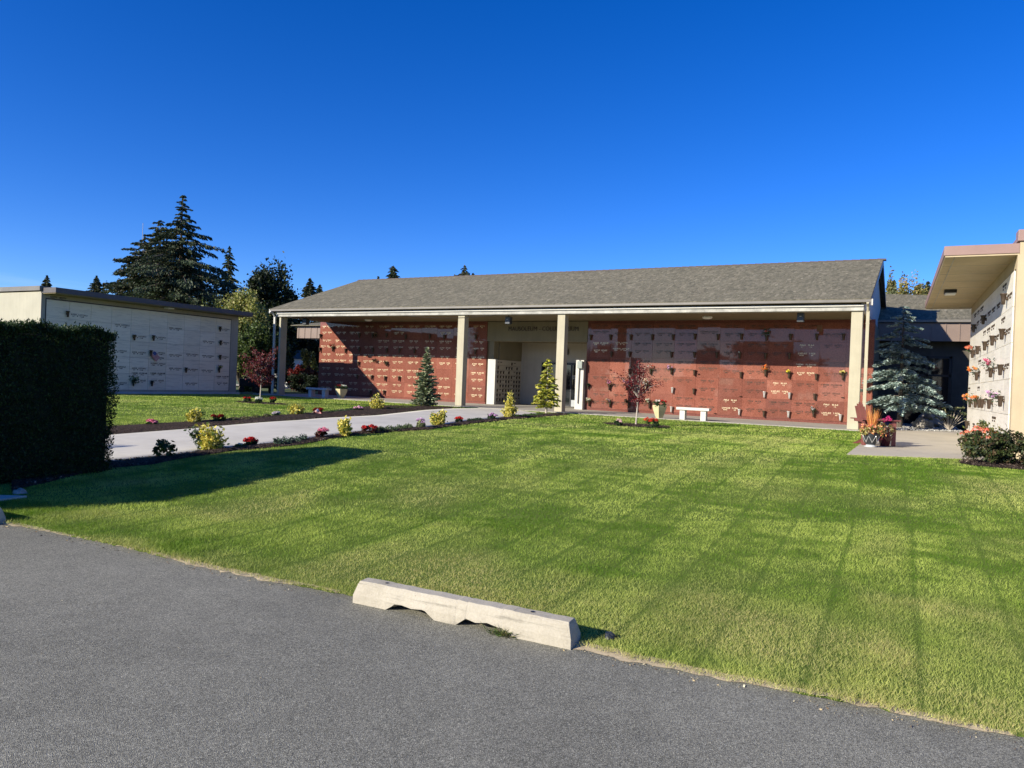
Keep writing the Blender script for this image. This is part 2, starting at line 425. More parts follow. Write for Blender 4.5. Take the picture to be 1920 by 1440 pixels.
#SPLIT
# ---------------------------------------------------------------- the setting
def pip(x, y, poly):
    x = np.asarray(x); y = np.asarray(y); ins = np.zeros(x.shape, bool); n = len(poly)
    for i in range(n):
        x1, y1 = poly[i]; x2, y2 = poly[(i + 1) % n]
        c = ((y1 > y) != (y2 > y)) & (x < (x2 - x1) * (y - y1) / (y2 - y1 + 1e-12) + x1)
        ins ^= c
    return ins
def resample(P, n):
    P = np.array(P, float); d = np.r_[0, np.cumsum(np.linalg.norm(np.diff(P, axis=0), axis=1))]
    t = np.linspace(0, d[-1], n); return np.stack([np.interp(t, d, P[:, i]) for i in range(P.shape[1])], 1)
def strip(name, A, B, m, dz, nl=70, nw=8, jit=0.0, bulge=0.0, skirt=0.0):
    """sheet between polylines A and B (xy), draped on the terrain"""
    A = resample(A, nl); B = resample(B, nl)
    if jit:
        A = A + rng.normal(0, jit, A.shape); B = B + rng.normal(0, jit, B.shape)
    V = []; 
    for j in range(nw + 1):
        t = j / nw; P = A * (1 - t) + B * t
        z = terr(P[:, 0], P[:, 1]) + dz + bulge * math.sin(math.pi * t)
        V.append(np.c_[P, z])
    if skirt:
        V = [V[0] - [0, 0, skirt]] + V + [V[-1] - [0, 0, skirt]]
    nw2 = len(V) - 1
    V = np.concatenate(V)
    F = [(j * nl + i, (j + 1) * nl + i, (j + 1) * nl + i + 1, j * nl + i + 1) for j in range(nw2) for i in range(nl - 1)]
    o = npmesh(name, V, F, m)
    setm(o, kind='structure')
    return o, [tuple(p) for p in A] + [tuple(p) for p in B[::-1]]

def sheet(name, xs, ys, m, dz, zf=None):
    X, Y = np.meshgrid(xs, ys); Z = (terr(X, Y) if zf is None else zf(X, Y)) + dz
    nx = len(xs); V = np.c_[X.ravel(), Y.ravel(), Z.ravel()]
    F = [(j * nx + i, j * nx + i + 1, (j + 1) * nx + i + 1, (j + 1) * nx + i) for j in range(len(ys) - 1) for i in range(nx - 1)]
    return setm(npmesh(name, V, F, m), kind='structure')

MT['far'] = plain('dull_field', (0.10, 0.13, 0.045), 0.95, 0.3, 0.5)
sheet('ground', [-900, -60, -30, 0, 30, 60, 900], [-900, -40, 0, 4.2, 6, 8, 10, 12, 14.7, 30, 60, 1500], MT['far'], -0.06)
sheet('parking_lot', np.linspace(-60, 60, 13), [-60, -20, 0, 4.4], MT['asphalt'], 0.0, lambda X, Y: -0.45 + 0 * X)
ex = np.r_[-60, np.arange(-14, 9, 0.06), 60]
ey = 4.2 + 0.03 * np.sin(ex * 1.7) + rng.normal(0, 0.012, ex.shape)
EDGE = lambda x: np.interp(x, ex, ey)
ys = np.r_[4.2, 4.3, 4.6, np.arange(5, 15.5, 0.5), 20, 25.2]
V = []
for j, y in enumerate(ys):
    yy = ey + 0.035 if j == 0 else np.full(len(ex), y)
    V.append(np.c_[ex, yy, terr(ex, yy) + (0.002 if j == 0 else 0.02)])
V = np.concatenate(V); nx = len(ex)
F = [(j * nx + i, j * nx + i + 1, (j + 1) * nx + i + 1, (j + 1) * nx + i) for j in range(len(ys) - 1) for i in range(nx - 1)]
setm(npmesh('lawn', V, F, MT['lawn']), kind='structure')
# dusty soil margin between lawn and asphalt
MT['sand'] = plain('sandy_soil', (0.42, 0.34, 0.22), 0.95, 0.35, 8, 0.8, 0, 120)
e2 = np.arange(-14, 9, 0.05); A = np.c_[e2, EDGE(e2) + 0.08]; B = np.c_[e2, EDGE(e2) + 0.042 - np.abs(rng.normal(0, 0.018, e2.shape)) - 0.012 * np.sin(e2 * 2.3) - 0.012 * np.sin(e2 * 7.1) - 0.05 * np.exp(-((e2 + 1.25) / 0.5) ** 2)]
V = np.concatenate([np.c_[A, np.full(len(e2), -0.434)], np.c_[B, np.full(len(e2), -0.447)]]); n2 = len(e2)
setm(npmesh('soil_margin', V, [(i, n2 + i, n2 + i + 1, i + 1) for i in range(n2 - 1)], MT['sand']), kind='structure')

G2 = lambda L: [tuple(ong(u, v)[:2]) for u, v in L]
far_edge = G2([(20, 834), (217, 817.5), (370, 805.6), (500, 794), (560, 790.4), (706, 781), (798, 770.5), (850, 767.5), (905, 766.5), (940, 766.2)])
near_edge = G2([(20, 892), (217, 866.8), (344, 852.5), (423, 842.9), (510, 834), (665, 813), (807, 803), (876, 791.4), (935, 785.7), (1015, 777)])
path, P_path = strip('path', far_edge, near_edge, MT['path'], 0.035, 60, 10, 0, 0, 0.05)
upper = G2([(20, 814), (217, 800.6), (350, 792.7), (510, 781.7), (614, 773), (706, 761.6), (786, 762.5), (846, 765.5)])
lower = G2([(20, 833.4), (217, 817.0), (370, 805.0), (500, 793.4), (560, 789.9), (706, 780.6), (798, 770.1), (848, 767.3)])
bed1, P_bed1 = strip('mulch_bed', upper, lower, MT['mulch'], 0.03, 90, 6, 0.012, 0.05)
inner = G2([(20, 892.6), (217, 867.4), (344, 853.1), (423, 843.5), (510, 834.6), (665, 813.6), (807, 803.6), (876, 792), (935, 786.3), (1015, 777.8), (1062, 777.4)])
outer = G2([(20, 925), (150, 892), (217, 880), (290, 874), (333, 864), (437, 848), (560, 837), (665, 818), (807, 807.8), (935, 790.5), (1010, 783.5), (1064, 779.5)])
bed2, P_bed2 = strip('mulch_bed', inner, outer, MT['mulch'], 0.028, 90, 6, 0.012, 0.04)
# round mulch rings under the little trees
def ring(name, c, rx, ry, m, dz=0.026):
    n = 40; V = [(c[0], c[1], float(terr(c[0], c[1])) + dz + 0.03)]
    for r_ in (0.6, 1.0):
        for i in range(n):
            t = 2 * math.pi * i / n; k = r_ * (1 + 0.06 * math.sin(3 * t) + random.uniform(-0.04, 0.04))
            x = c[0] + rx * k * math.cos(t); y = c[1] + ry * k * math.sin(t); V.append((x, y, float(terr(x, y)) + dz + (0.02 if r_ < 1 else 0)))
    F = [(0, 1 + i, 1 + (i + 1) % n) for i in range(n)]
    me = bpy.data.meshes.new(name)
    F += [(1 + i, 1 + n + i, 1 + n + (i + 1) % n, 1 + (i + 1) % n) for i in range(n)]
    me.from_pydata(V, [], F); me.update(); me.materials.append(m)
    setm(link(name, me), kind='structure')
    return [tuple(V[1 + n + i][:2]) for i in range(n)]
T1 = ong(1192, 799); T2 = ong(487, 757)
P_r1 = ring('mulch_ring', T1, 0.95, 0.75, MT['mulch'])
P_r2 = ring('mulch_ring', T2, 1.15, 0.5, MT['mulch'])

MBx = MB
P_patio = [(-0.72, 14.96), (2.1, 16.45), (2.1, 28.6), (-0.3, 26.3), (-0.42, 24.7)]
m = MB(); m.prism([(x, y, 0.0) for x, y in P_patio], (0, 0, -0.12), (0, 0, 0.035)); setm(m.build('patio', MT['patio']), kind='structure')
m = MB(); m.box(-26.0, -0.47, 24.72, 28.5, -0.12, 0.05); m.box(-15.6, -11.26, 28.5, 31.1, -0.12, 0.05)
setm(m.build('porch_floor', MT['porch'], bevel=0.008), kind='structure')
P_porch = [(-26.7, 25.45), (-0.45, 24.72), (-0.45, 40), (-26.7, 40)]
# gravel bed in the corner: a sheet and many loose stones
P_gr = [(-0.3, 26.32), (2.1, 28.62), (2.1, 33.5), (-0.45, 33.5)]
m = MB(); m.poly([(x, y, 0.03) for x, y in P_gr]); setm(m.build('gravel_bed', MT['gravel']), kind='structure')
P_bushbed = G2([(1798, 864), (1830, 870), (1960, 874), (1960, 892), (1870, 884), (1812, 876)])
Cb = np.mean(P_bushbed, axis=0)
m = MB(); m.poly([(x, y, float(terr(x, y)) + 0.03) for x, y in [(1.05, 15.0), (1.25, 14.55), (3.4, 14.3), (3.8, 17.0), (2.05, 17.0), (2.05, 16.35), (1.2, 15.9)]]); setm(m.build('mulch_bed', MT['mulch']), kind='structure')
P_bushbed = [(1.05, 15.0), (1.25, 14.55), (3.4, 14.3), (3.8, 17.0), (1.2, 16.3)]
# pale paving by the end of the hedge
cp = [ong(u, v) for u, v in [(-60, 934), (50, 936.5), (-10, 945), (-80, 950)]]
m = MB(); m.prism([(p[0], p[1], p[2] + 0.0) for p in cp], (0, 0, 0.0), (0, 0, 0.045)); setm(m.build('pavement', MT['path']), kind='structure')
P_cp = [tuple(p[:2]) for p in cp]
# pale path far behind the porch
m = MB(); m.poly([(-60, 38, 0.01), (-26.5, 38, 0.01), (-26.5, 43, 0.01), (-60, 43, 0.01)]); setm(m.build('pavement', MT['path']), kind='structure')

# ---------------------------------------------------------------- buildings: shared pieces
def inscription_mesh(kind, seed):
    """two names with their dates, raised metal letters, as seen on a crypt front (local x, z; faces -y)"""
    r = random.Random(seed); m = MB()
    def word(x0, z, n, h, wd):
        x = x0
        for i in range(n):
            lw = wd * r.choice((0.55, 0.8, 1.0, 0.9))
            k = r.random()
            if k < 0.3: m.box(x, x + lw * 0.35, -0.008, 0.0, z, z + h); m.box(x, x + lw, -0.008, 0.0, z + h * 0.72, z + h)
            elif k < 0.6: m.box(x, x + lw * 0.3, -0.008, 0, z, z + h); m.box(x + lw * 0.7, x + lw, -0.008, 0, z, z + h); m.box(x + lw * .3, x + lw * .7, -0.008, 0, z + h * .4, z + h * .6)
            elif k < 0.8: m.box(x, x + lw, -0.008, 0, z, z + h * 0.25); m.box(x, x + lw * 0.35, -0.008, 0, z + h * .25, z + h)
            else: m.box(x, x + lw, -0.008, 0, z, z + h * .22); m.box(x, x + lw, -0.008, 0, z + h * .78, z + h); m.box(x, x + lw * .3, -0.008, 0, z + h * .22, z + h * .78)
            x += wd * 1.25
        return x
    lines = {0: (0.20, -0.10), 1: (0.20,), 2: (0.2, -0.1), 3: (-0.1,), 4: (0.22, -0.02)}[kind]
    for z in lines:
        n1, n2 = r.randint(4, 6), r.randint(4, 7); wd = 0.042
        x0 = -(n1 + n2 + 1.6) * wd * 1.25 / 2
        x1 = word(x0, z, n1, 0.052, wd); x2 = x1 + wd * 1.6; word(x2, z, n2, 0.052, wd)
        word(x0 + 0.05, z - 0.06, max(2, n1 - 2), 0.036, 0.033); word(x2 + 0.06, z - 0.06, max(2, n2 - 3), 0.036, 0.033)
        if r.random() < 0.35: m.box(x2 - 0.055, x2 - 0.03, -0.008, 0, z - 0.05, z)
    return m
def vase_mb():
    m = MB(); m.lathe((0, -0.075, 0), [(0.022, -0.11), (0.034, -0.10), (0.038, -0.02), (0.05, 0.07), (0.066, 0.105), (0.068, 0.115), (0.056, 0.115), (0.03, 0.0)], 12)
    m.box(-0.02, 0.02, -0.03, 0.004, -0.02, 0.05); return m
INS = {}
def share(mb, name, m):
    me = mb.mesh(name); me.materials.append(m); return me
def swap_x(me_mb):   # turn a piece that faces -y into one that faces -x (right building) 
    o = MB(); o.f = list(me_mb.f); o.v = [(y, -x, z) for x, y, z in me_mb.v]; return o
def swap_px(me_mb):  # faces +x
    o = MB(); o.f = list(me_mb.f); o.v = [(-y, x, z) for x, y, z in me_mb.v]; return o
for mt in ('brass', 'bronze'):
    for k in range(5):
        for s in range(2):
            b = inscription_mesh(k, k * 7 + s)
            INS[mt, k, s, 'y'] = share(b, 'inscription', MT[mt])
            INS[mt, k, s, 'x'] = share(swap_x(b), 'inscription', MT[mt])
            INS[mt, k, s, 'X'] = share(swap_px(b), 'inscription', MT['dark'])
VS = {}
for mt in ('vase', 'vasel', 'bronze'):
    VS[mt, 'y'] = share(vase_mb(), 'vase', MT[mt]); VS[mt, 'x'] = share(swap_x(vase_mb()), 'vase', MT[mt]); VS[mt, 'X'] = share(swap_px(vase_mb()), 'vase', MT[mt])
    for d in 'yxX':
        for p in VS[mt, d].polygons: p.use_smooth = True
def put(name, me, parent, pos):
    o = link(name, me, parent); o.location = tuple(np.array(pos) - origin(parent)); return o

def roof_slab(name, eL, eR, rR, rL, th, m, parent, org=None):
    """shingled slope with UVs in metres"""
    eL, eR, rR, rL = [np.array(p, float) for p in (eL, eR, rR, rL)]
    nrm = np.cross(eR - eL, rL - eL); nrm /= np.linalg.norm(nrm)
    if nrm[2] < 0: nrm = -nrm
    o_ = origin(parent)
    top = [eL, eR, rR, rL]; bot = [p - nrm * th for p in top]
    me = bpy.data.meshes.new(name); me.from_pydata([tuple(p - o_) for p in top + bot], [], [(0, 1, 2, 3), (7, 6, 5, 4), (0, 4, 5, 1), (1, 5, 6, 2), (2, 6, 7, 3), (3, 7, 4, 0)])
    uv = me.uv_layers.new(name='UVMap'); ax = (eR - eL) / np.linalg.norm(eR - eL); ay = np.cross(nrm, ax)
    for lp in me.loops:
        p = np.array(me.vertices[lp.vertex_index].co) + o_ - eL
        uv.data[lp.index].uv = (float(p.dot(ax)), float(p.dot(ay)))
    me.update(); me.materials.append(m)
    return link(name, me, parent)

# ---------------------------------------------------------------- main mausoleum
W, K = 28.5, 25.3
MAIN = thing('mausoleum', (-13, 28.5, 0), 'long main mausoleum with brown shingled gable roof, four porch columns and red granite crypt walls', 'mausoleum')
p = MAIN
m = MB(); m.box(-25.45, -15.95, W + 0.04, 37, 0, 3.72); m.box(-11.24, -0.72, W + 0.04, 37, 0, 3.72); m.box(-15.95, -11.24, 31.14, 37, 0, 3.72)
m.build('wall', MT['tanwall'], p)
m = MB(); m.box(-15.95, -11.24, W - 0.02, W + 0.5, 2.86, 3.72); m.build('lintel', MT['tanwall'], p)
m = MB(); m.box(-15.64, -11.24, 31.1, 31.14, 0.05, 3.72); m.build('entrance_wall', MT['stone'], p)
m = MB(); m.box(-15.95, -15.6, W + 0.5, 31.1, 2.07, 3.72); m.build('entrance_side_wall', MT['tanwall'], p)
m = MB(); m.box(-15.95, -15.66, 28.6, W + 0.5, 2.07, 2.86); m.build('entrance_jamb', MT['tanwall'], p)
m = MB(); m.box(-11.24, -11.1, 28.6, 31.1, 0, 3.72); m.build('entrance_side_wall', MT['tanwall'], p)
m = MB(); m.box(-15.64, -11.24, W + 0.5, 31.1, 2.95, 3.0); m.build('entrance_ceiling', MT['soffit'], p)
# niche block with its grid of small niches
m = MB(); m.box(-15.95, -15.6, 28.6, 31.1, 0.05, 2.06); nb = m.build('niche_wall', MT['stone'], p)
g = MB()
TAGM = [share(MB().box(0, 0.012, 0, 0.14, 0.13, 0.165).box(0, 0.04, 0.01, 0.055, 0.04, 0.1301), 'name_tag', MT['bronze']), share(MB().box(0, 0.012, 0, 0.14, 0.13, 0.165), 'name_tag', MT['bronze'])]
rr = random.Random(4)
for i in range(9):
    z = 0.16 + i * 0.205
    g.box(-15.6, -15.592, 28.75, 31.0, z - 0.004, z + 0.004)
    for j in range(9):
        y = 28.85 + j * 0.255
        if rr.random() < (0.98 if i < 6 else 0.6): put('name_tag', TAGM[0 if rr.random() < 0.8 else 1], nb, (-15.6, y, z))
g.build('joint', MT['bronze'], nb)
m = MB(); m.box(-15.84, -15.46, 28.42, 28.6, 0.05, 2.06); m.build('pier', MT['white'], p, 0.01)
m = MB(); m.box(-11.62, -11.27, 28.28, 28.6, 0.05, 2.1); pr = m.build('pier', MT['white'], p, 0.01)
MBs = MB().tube([(-11.46, 28.24, 0.3), (-11.44, 28.24, 2.1)], 0.02, 6); MBs.build('drain_pipe', MT['gutter'], pr)
m = MB(); m.box(-11.5, -11.28, 28.12, 28.26, 1.75, 2.05); m.build('lamp_box', plain('grey_green_metal', (0.25, 0.28, 0.26)), p, 0.02)
# door
dm = MB()
for a in (-14.5, -13.05, -12.78): dm.box(a, a + 0.07, 31.0, 31.09, 0.05, 2.04)
dm.box(-14.5, -12.71, 31.0, 31.09, 1.96, 2.04); dm.box(-14.43, -13.05, 31.0, 31.09, 0.05, 0.13)
dr = dm.build('door', MT['dark'], p, 0.004)
m = MB(); m.box(-14.43, -13.05, 31.03, 31.05, 0.13, 1.96); m.box(-12.98, -12.78, 31.03, 31.05, 0.36, 1.96); m.build('glass', MT['glass'], dr)
m = MB(); m.box(-12.98, -12.78, 31.01, 31.06, 0.06, 0.36); m.build('kick_panel', plain('grey_panel', (0.35, 0.37, 0.38)), dr)
m = MB()
for i in range(4): m.box(-12.97 + i * 0.045, -12.94 + i * 0.045, 31.022, 31.028, 1.38 + (i % 2) * .01, 1.44)
m.box(-12.96, -12.81, 31.022, 31.028, 1.46, 1.49); m.box(-12.97, -12.80, 31.022, 31.028, 1.32, 1.35)
m.build('sticker', MT['white'], dr)
m = MB().tube([(-12.8, 30.95, 0.9), (-12.8, 30.95, 1.3)], 0.015, 6); m.build('handle', MT['vasel'], dr)
m = MB(); m.box(-13.36, -13.22, 30.98, 31.1, 2.42, 2.68); m.build('wall_light', MT['dark'], p, 0.02)
# letters on the lintel
txt = bpy.data.curves.new('letters', 'FONT'); txt.body = 'MAUSOLEUM - COLUMBARIUM'
txt.size = 0.27; txt.extrude = 0.012; txt.align_x = 'CENTER'; txt.space_character = 1.06
to = bpy.data.objects.new('letters', txt); COL.objects.link(to)
to.rotation_euler = (math.pi / 2, 0, 0)
bpy.context.view_layer.update()
dg = bpy.context.evaluated_depsgraph_get(); me = bpy.data.meshes.new_from_object(to.evaluated_get(dg)); bpy.data.objects.remove(to)
xs_ = [v.co.x for v in me.vertices]; k_ = 3.25 / (max(xs_) - min(xs_))
for v in me.vertices: v.co = Vector((v.co.x * k_, -v.co.z, v.co.y))
me.materials.clear(); me.materials.append(MT['bronze']); lo = put('letters', me, p, (-13.28, W - 0.035, 3.32))
# porch columns
for i, (x, wd) in enumerate(((-24.88, 0.1), (-15.22, 0.30), (-10.9, 0.30), (-0.98, 0.32))):
    yb = K + (0.16 if i else 0.24); m = MB(); m.box(x - wd / 2, x + wd / 2, K - 0.16, yb, 0.05, 3.71); c = m.build('column', MT['col'], p, 0.008)
def spout(x, y, z0, z1, mt):
    m = MB(); m.box(x - 0.045, x + 0.045, y - 0.035, y + 0.035, z0, z1)
    for z in (0.9, 2.2, 3.3): m.box(x - 0.052, x + 0.052, y - 0.04, y + 0.08, z, z + 0.03)
    m.tube([(x, y, z1 - 0.02), (x, y - 0.12, z1 + 0.14), (x, y - 0.3, z1 + 0.22)], 0.04, 8)
    m.build('downspout', mt, p)
spout(-25.12, 25.05, 0.1, 3.7, MT['white']); spout(-0.68, 25.15, 0.1, 3.7, MT['col'])
m = MB(); m.box(-24.95, -0.8, 25.06, 25.44, 3.7, 3.825); m.build('beam', MT['beam'], p, 0.006)
m = MB(); m.box(-24.95, -0.8, 25.0, 25.40, 3.83, 3.885); m.build('flashing', MT['white'], p)
m = MB(); m.box(-25.22, -0.58, 24.84, 24.95, 3.935, 4.02)
gt = m.build('gutter', MT['gutter'], p, 0.01)
m = MB(); m.box(-0.578, -0.54, 24.82, 24.98, 3.84, 4.03); m.box(-25.26, -25.222, 24.82, 24.98, 3.84, 4.03); m.build('end_cap', MT['white'], gt)
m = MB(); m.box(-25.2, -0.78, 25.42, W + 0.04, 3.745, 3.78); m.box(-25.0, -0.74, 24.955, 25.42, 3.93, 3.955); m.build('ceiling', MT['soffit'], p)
roof_slab('roof', (-25.26, 24.84, 4.045), (-0.6, 24.84, 4.045), (-0.6, 31, 6.22), (-25.26, 31, 6.22), 0.05, MT['roof'], p)
roof_slab('roof', (-0.6, 37.2, 4.045), (-25.26, 37.2, 4.045), (-25.26, 31, 6.22), (-0.6, 31, 6.22), 0.05, MT['roof'], p)
m = MB()
for i in range(84): 
    x = -25.26 + i * 0.2948
    m.hexa([(x, 30.86, 6.175), (x + 0.30, 30.86, 6.17), (x + 0.30, 31.14, 6.17), (x, 31.14, 6.175)], [(x, 30.87, 6.205), (x + 0.3, 30.87, 6.19), (x + 0.3, 31.13, 6.19), (x, 31.13, 6.205)])
    m.hexa([(x, 30.94, 6.21), (x + 0.30, 30.94, 6.20), (x + 0.30, 31.06, 6.20), (x, 31.06, 6.21)], [(x, 30.96, 6.255), (x + 0.3, 30.96, 6.24), (x + 0.3, 31.04, 6.24), (x, 31.04, 6.255)])
m.build('ridge_cap', plain('ridge_shingle', (0.09, 0.075, 0.065), 0.9), p)
for x0, x1 in ((-25.1, -25.02), (-0.86, -0.78)):
    m = MB(); m.prism([(x0, 25.1, 3.72), (x0, 36.9, 3.72), (x0, 36.9, 4.05), (x0, 31, 6.13), (x0, 25.1, 4.05)], (0, 0, 0), (x1 - x0, 0, 0)); m.build('gable_wall', MT['bluew'], p)
for x in (-25.28, -0.615):
    m = MB(); m.prism([(x, 24.84, 3.84), (x, 24.84, 4.025), (x, 31, 6.215), (x, 37.2, 4.03), (x, 37.2, 3.84), (x, 31, 6.0)], (0, 0, 0), (0.03, 0, 0)); m.build('rake_board', MT['fasc'], p)
# lamps under the porch
for x, y, z in ((-13.4, 25.68, 3.52), (-2.68, 25.68, 3.56), (-23.85, 25.68, 3.52)):
    m = MB(); m.box(x - 0.105, x + 0.105, y - 0.1, y + 0.12, z - 0.15, z + 0.15); m.box(x - 0.02, x + 0.02, y - 0.02, y + 0.02, z + 0.16, 3.745)
    h = m.build('hanging_speaker', plain('dark_grey_housing', (0.05, 0.055, 0.06), 0.4), p, 0.015)
    m = MB(); m.lathe((x, y - 0.11, z + 0.03), [(0.03, -0.01), (0.035, 0.0), (0.02, 0.01)], 10); m.build('sensor', MT['vasel'], h)
for x, y in ((-21.5, 27.2), (-6.05, 27.1)):
    m = MB(); m.lathe((x, y, 3.66), [(0.10, 0.0), (0.17, 0.03), (0.19, 0.085)], 20); m.build('ceiling_light', MT['glow'], p, smooth_=True)
# sagging cable along the beam
pts = [(x, 25.12, 3.74 - 0.16 * math.sin(math.pi * (x + 18.5) / 5.5) if -18.5 < x < -13 else 3.74) for x in np.arange(-20.5, -12.6, 0.3)]
m = MB().tube(pts, 0.008, 5); m.build('cable', MT['dark'], p)
# granite: border slab behind, crypt fronts on it
rows = [0.14 + 0.7 * i for i in range(5)]
for x0, x1 in ((-25.52, -15.95), (-11.26, -0.64)):
    m = MB(); m.box(x0, x1, W, W + 0.06, 0.05, 3.745); m.build('granite_wall', MT['graniteb'], p)
def crypt(x, z, cw, parent, m, y=W):
    b = MB(); x0, x1, z0, z1 = x + 0.002, x + cw - 0.002, z + 0.002, z + 0.698
    d0, tx, tz = random.uniform(-.001, .001), random.uniform(-.003, .003), random.uniform(-.003, .003)     # no two slabs hang perfectly true
    f = lambda sx, sz: y - 0.024 + d0 + sx * tx + sz * tz
    b.hexa([(x0, f(-1, -1), z0), (x1, f(1, -1), z0), (x1, y - .001, z0), (x0, y - .001, z0)], [(x0, f(-1, 1), z1), (x1, f(1, 1), z1), (x1, y - .001, z1), (x0, y - .001, z1)]); return b
rr = random.Random(11)
CW = 0.87
jn = MB()
for c in range(12):
    for r in range(5):
        x = -11.10 + CW * c; z = rows[r]
        o = crypt(x, z, CW, p, None).build('crypt_front', MT['granite'], p, 0.0015)
        mt = 'brass' if rr.random() < 0.14 else 'bronze'
        kk = 0 if rr.random() < 0.7 else rr.choice((1, 3, 4))
        if (c, r) == (0, 2): kk = 1
        put('inscription', INS[mt, kk, rr.randint(0, 1), 'y'], o, (x + CW * 0.54, W - 0.026, z + 0.36))
LW = 0.865; stuffb = MB()
ins_stuff = MB()
for c in range(11):
    for r in range(5):
        x = -25.48 + LW * c; z = rows[r]
        if c < 3:
            stuffb.add(crypt(x, z, LW, p, None))
            b = inscription_mesh(0, (c + r) % 4); b.v = [(a + x + LW * 0.54, b_ + W - 0.022, c_ + z + 0.36) for a, b_, c_ in b.v]; ins_stuff.add(b)
        else:
            o = crypt(x, z, LW, p, None).build('crypt_front', MT['granite'], p, 0.0015)
            kk = 0 if rr.random() < 0.8 else rr.choice((1, 3))
            put('inscription', INS['brass', kk, rr.randint(0, 1), 'y'], o, (x + LW * 0.54, W - 0.026, z + 0.36))
sb = stuffb.build('crypt_front', MT['granite'], p); sb['kind'] = 'stuff'
ins_stuff.build('inscription', MT['brass'], sb)
# vases on the crypts, read off the photograph
def wallp(u, v): q = ony(u, v, W); return np.array([q[0], W - 0.022, q[2]])
VR = [(1182, 697, 'bronze'), (1262, 732, 'vasel'), (1303, 699, 'vase'), (1302, 734, 'vase'), (1390, 703, 'vase'), (1434, 740, 'vasel'), (1387, 773, 'vasel'), (1433, 776, 'vase'),
      (1304, 631, 'bronze'), (1347, 632, 'bronze'), (1391, 631, 'bronze'), (1303, 665, 'bronze'), (1345, 666, 'bronze'), (1388, 667, 'bronze'), (1436, 668, 'bronze'), (1483, 632, 'bronze'), (1532, 632, 'bronze'),
      (1582, 632, 'bronze'), (1481, 668, 'bronze'), (1531, 707, 'vase'), (1481, 742, 'vasel'), (1528, 744, 'vase'), (1479, 777, 'vasel'), (1576, 783, 'vasel'), (1104, 725, 'bronze'), (1144, 727, 'bronze'),
      (1177, 727, 'bronze'), (1214, 726, 'bronze'), (1221, 697, 'bronze'), (1260, 697, 'bronze'), (1106, 757, 'bronze'), (1145, 759, 'bronze'), (1180, 760, 'bronze'), (1219, 761, 'bronze'), (1260, 768, 'vasel'),
      (1436, 700, 'vase'), (1480, 704, 'vase'), (1581, 707, 'vase'), (1438, 634, 'bronze'), (1526, 776, 'bronze'), (1109, 632, 'bronze'), (1146, 632, 'bronze'), (1184, 632, 'bronze'), (1224, 632, 'bronze'), (1263, 632, 'bronze'),
      (1148, 664, 'bronze'), (1182, 664, 'bronze'), (1260, 665, 'bronze')]
VL = [(603, 629), (602, 655), (626, 654), (650, 657), (674, 682), (672, 707), (699, 708), (724, 710), (750, 710), (697, 737), (722, 737), (727, 682), (676, 628), (701, 628), (727, 628), (763, 631),
      (676, 655), (701, 656), (727, 657), (751, 657), (808, 631), (835, 631), (894, 631), (779, 658), (893, 660)]
for u, v, mt in VR: put('vase', VS[mt, 'y'], p, wallp(u, v) + np.array([0, 0, 0]))
for u, v in VL: put('vase', VS['bronze', 'y'], p, wallp(u, v))
for u, v in [(1145, 693), (1310, 742 - 41), (1341, 775), (1580, 745), (1389, 743)]:
    q = wallp(u, v); m = MB(); m.lathe((q[0], q[1] - 0.03, q[2]), [(0.05, -0.008), (0.055, 0), (0.05, 0.008)], 10); m.build('vase_ring', MT['bronze'], p)
q = wallp(1537, 615); m = MB(); m.box(q[0] - 0.09, q[0] + 0.09, W - 0.03, W - 0.023, q[2] - 0.13, q[2] + 0.11); m.build('plaque', plain('brown_plaque', (0.16, 0.08, 0.05)), p)
# brown canopy wing joined to its left end
m = MB(); m.box(-31.3, -25.62, 33.0, 37, 3.2, 3.95)
for i in range(13):
    x = -31.2 + i * 0.46; m.box(x, x + 0.04, 32.975, 33.0, 3.2, 3.95)
cn = m.build('canopy', MT['brown'], p)
roof_slab('canopy_roof', (-31.6, 32.75, 3.97), (-25.45, 32.75, 3.97), (-25.45, 35.6, 4.4), (-31.6, 35.6, 4.4), 0.05, MT['roof'], p)


# the long building is not quite square to the other two: swing it about its right-hand end
def turn(x, y):
    s = 0.03 * (-0.7 - x); return x * (1 + s / 28.5) + 0.03 * (y - 28.5), y + s
def turn_tree(o, base):
    for ch in [c_ for c_ in bpy.data.objects if c_.parent == o]:
        off = base + np.array(ch.location)
        if ch.data.users > 1:
            q_ = base + np.array(ch.location); x_, y_ = turn(q_[0], q_[1]); ch.location = (x_ - base[0], y_ - base[1], ch.location[2]); ch.rotation_euler[2] = -0.03
        else:
            for v_ in ch.data.vertices:
                x_, y_ = turn(v_.co.x + off[0], v_.co.y + off[1]); v_.co.x = x_ - off[0]; v_.co.y = y_ - off[1]
            ch.data.update()
        turn_tree(ch, off)
turn_tree(MAIN, np.array(MAIN.location))
for o in bpy.data.objects:
    if o.name == 'porch_floor':
        for v_ in o.data.vertices: v_.co.x, v_.co.y = turn(v_.co.x, v_.co.y)

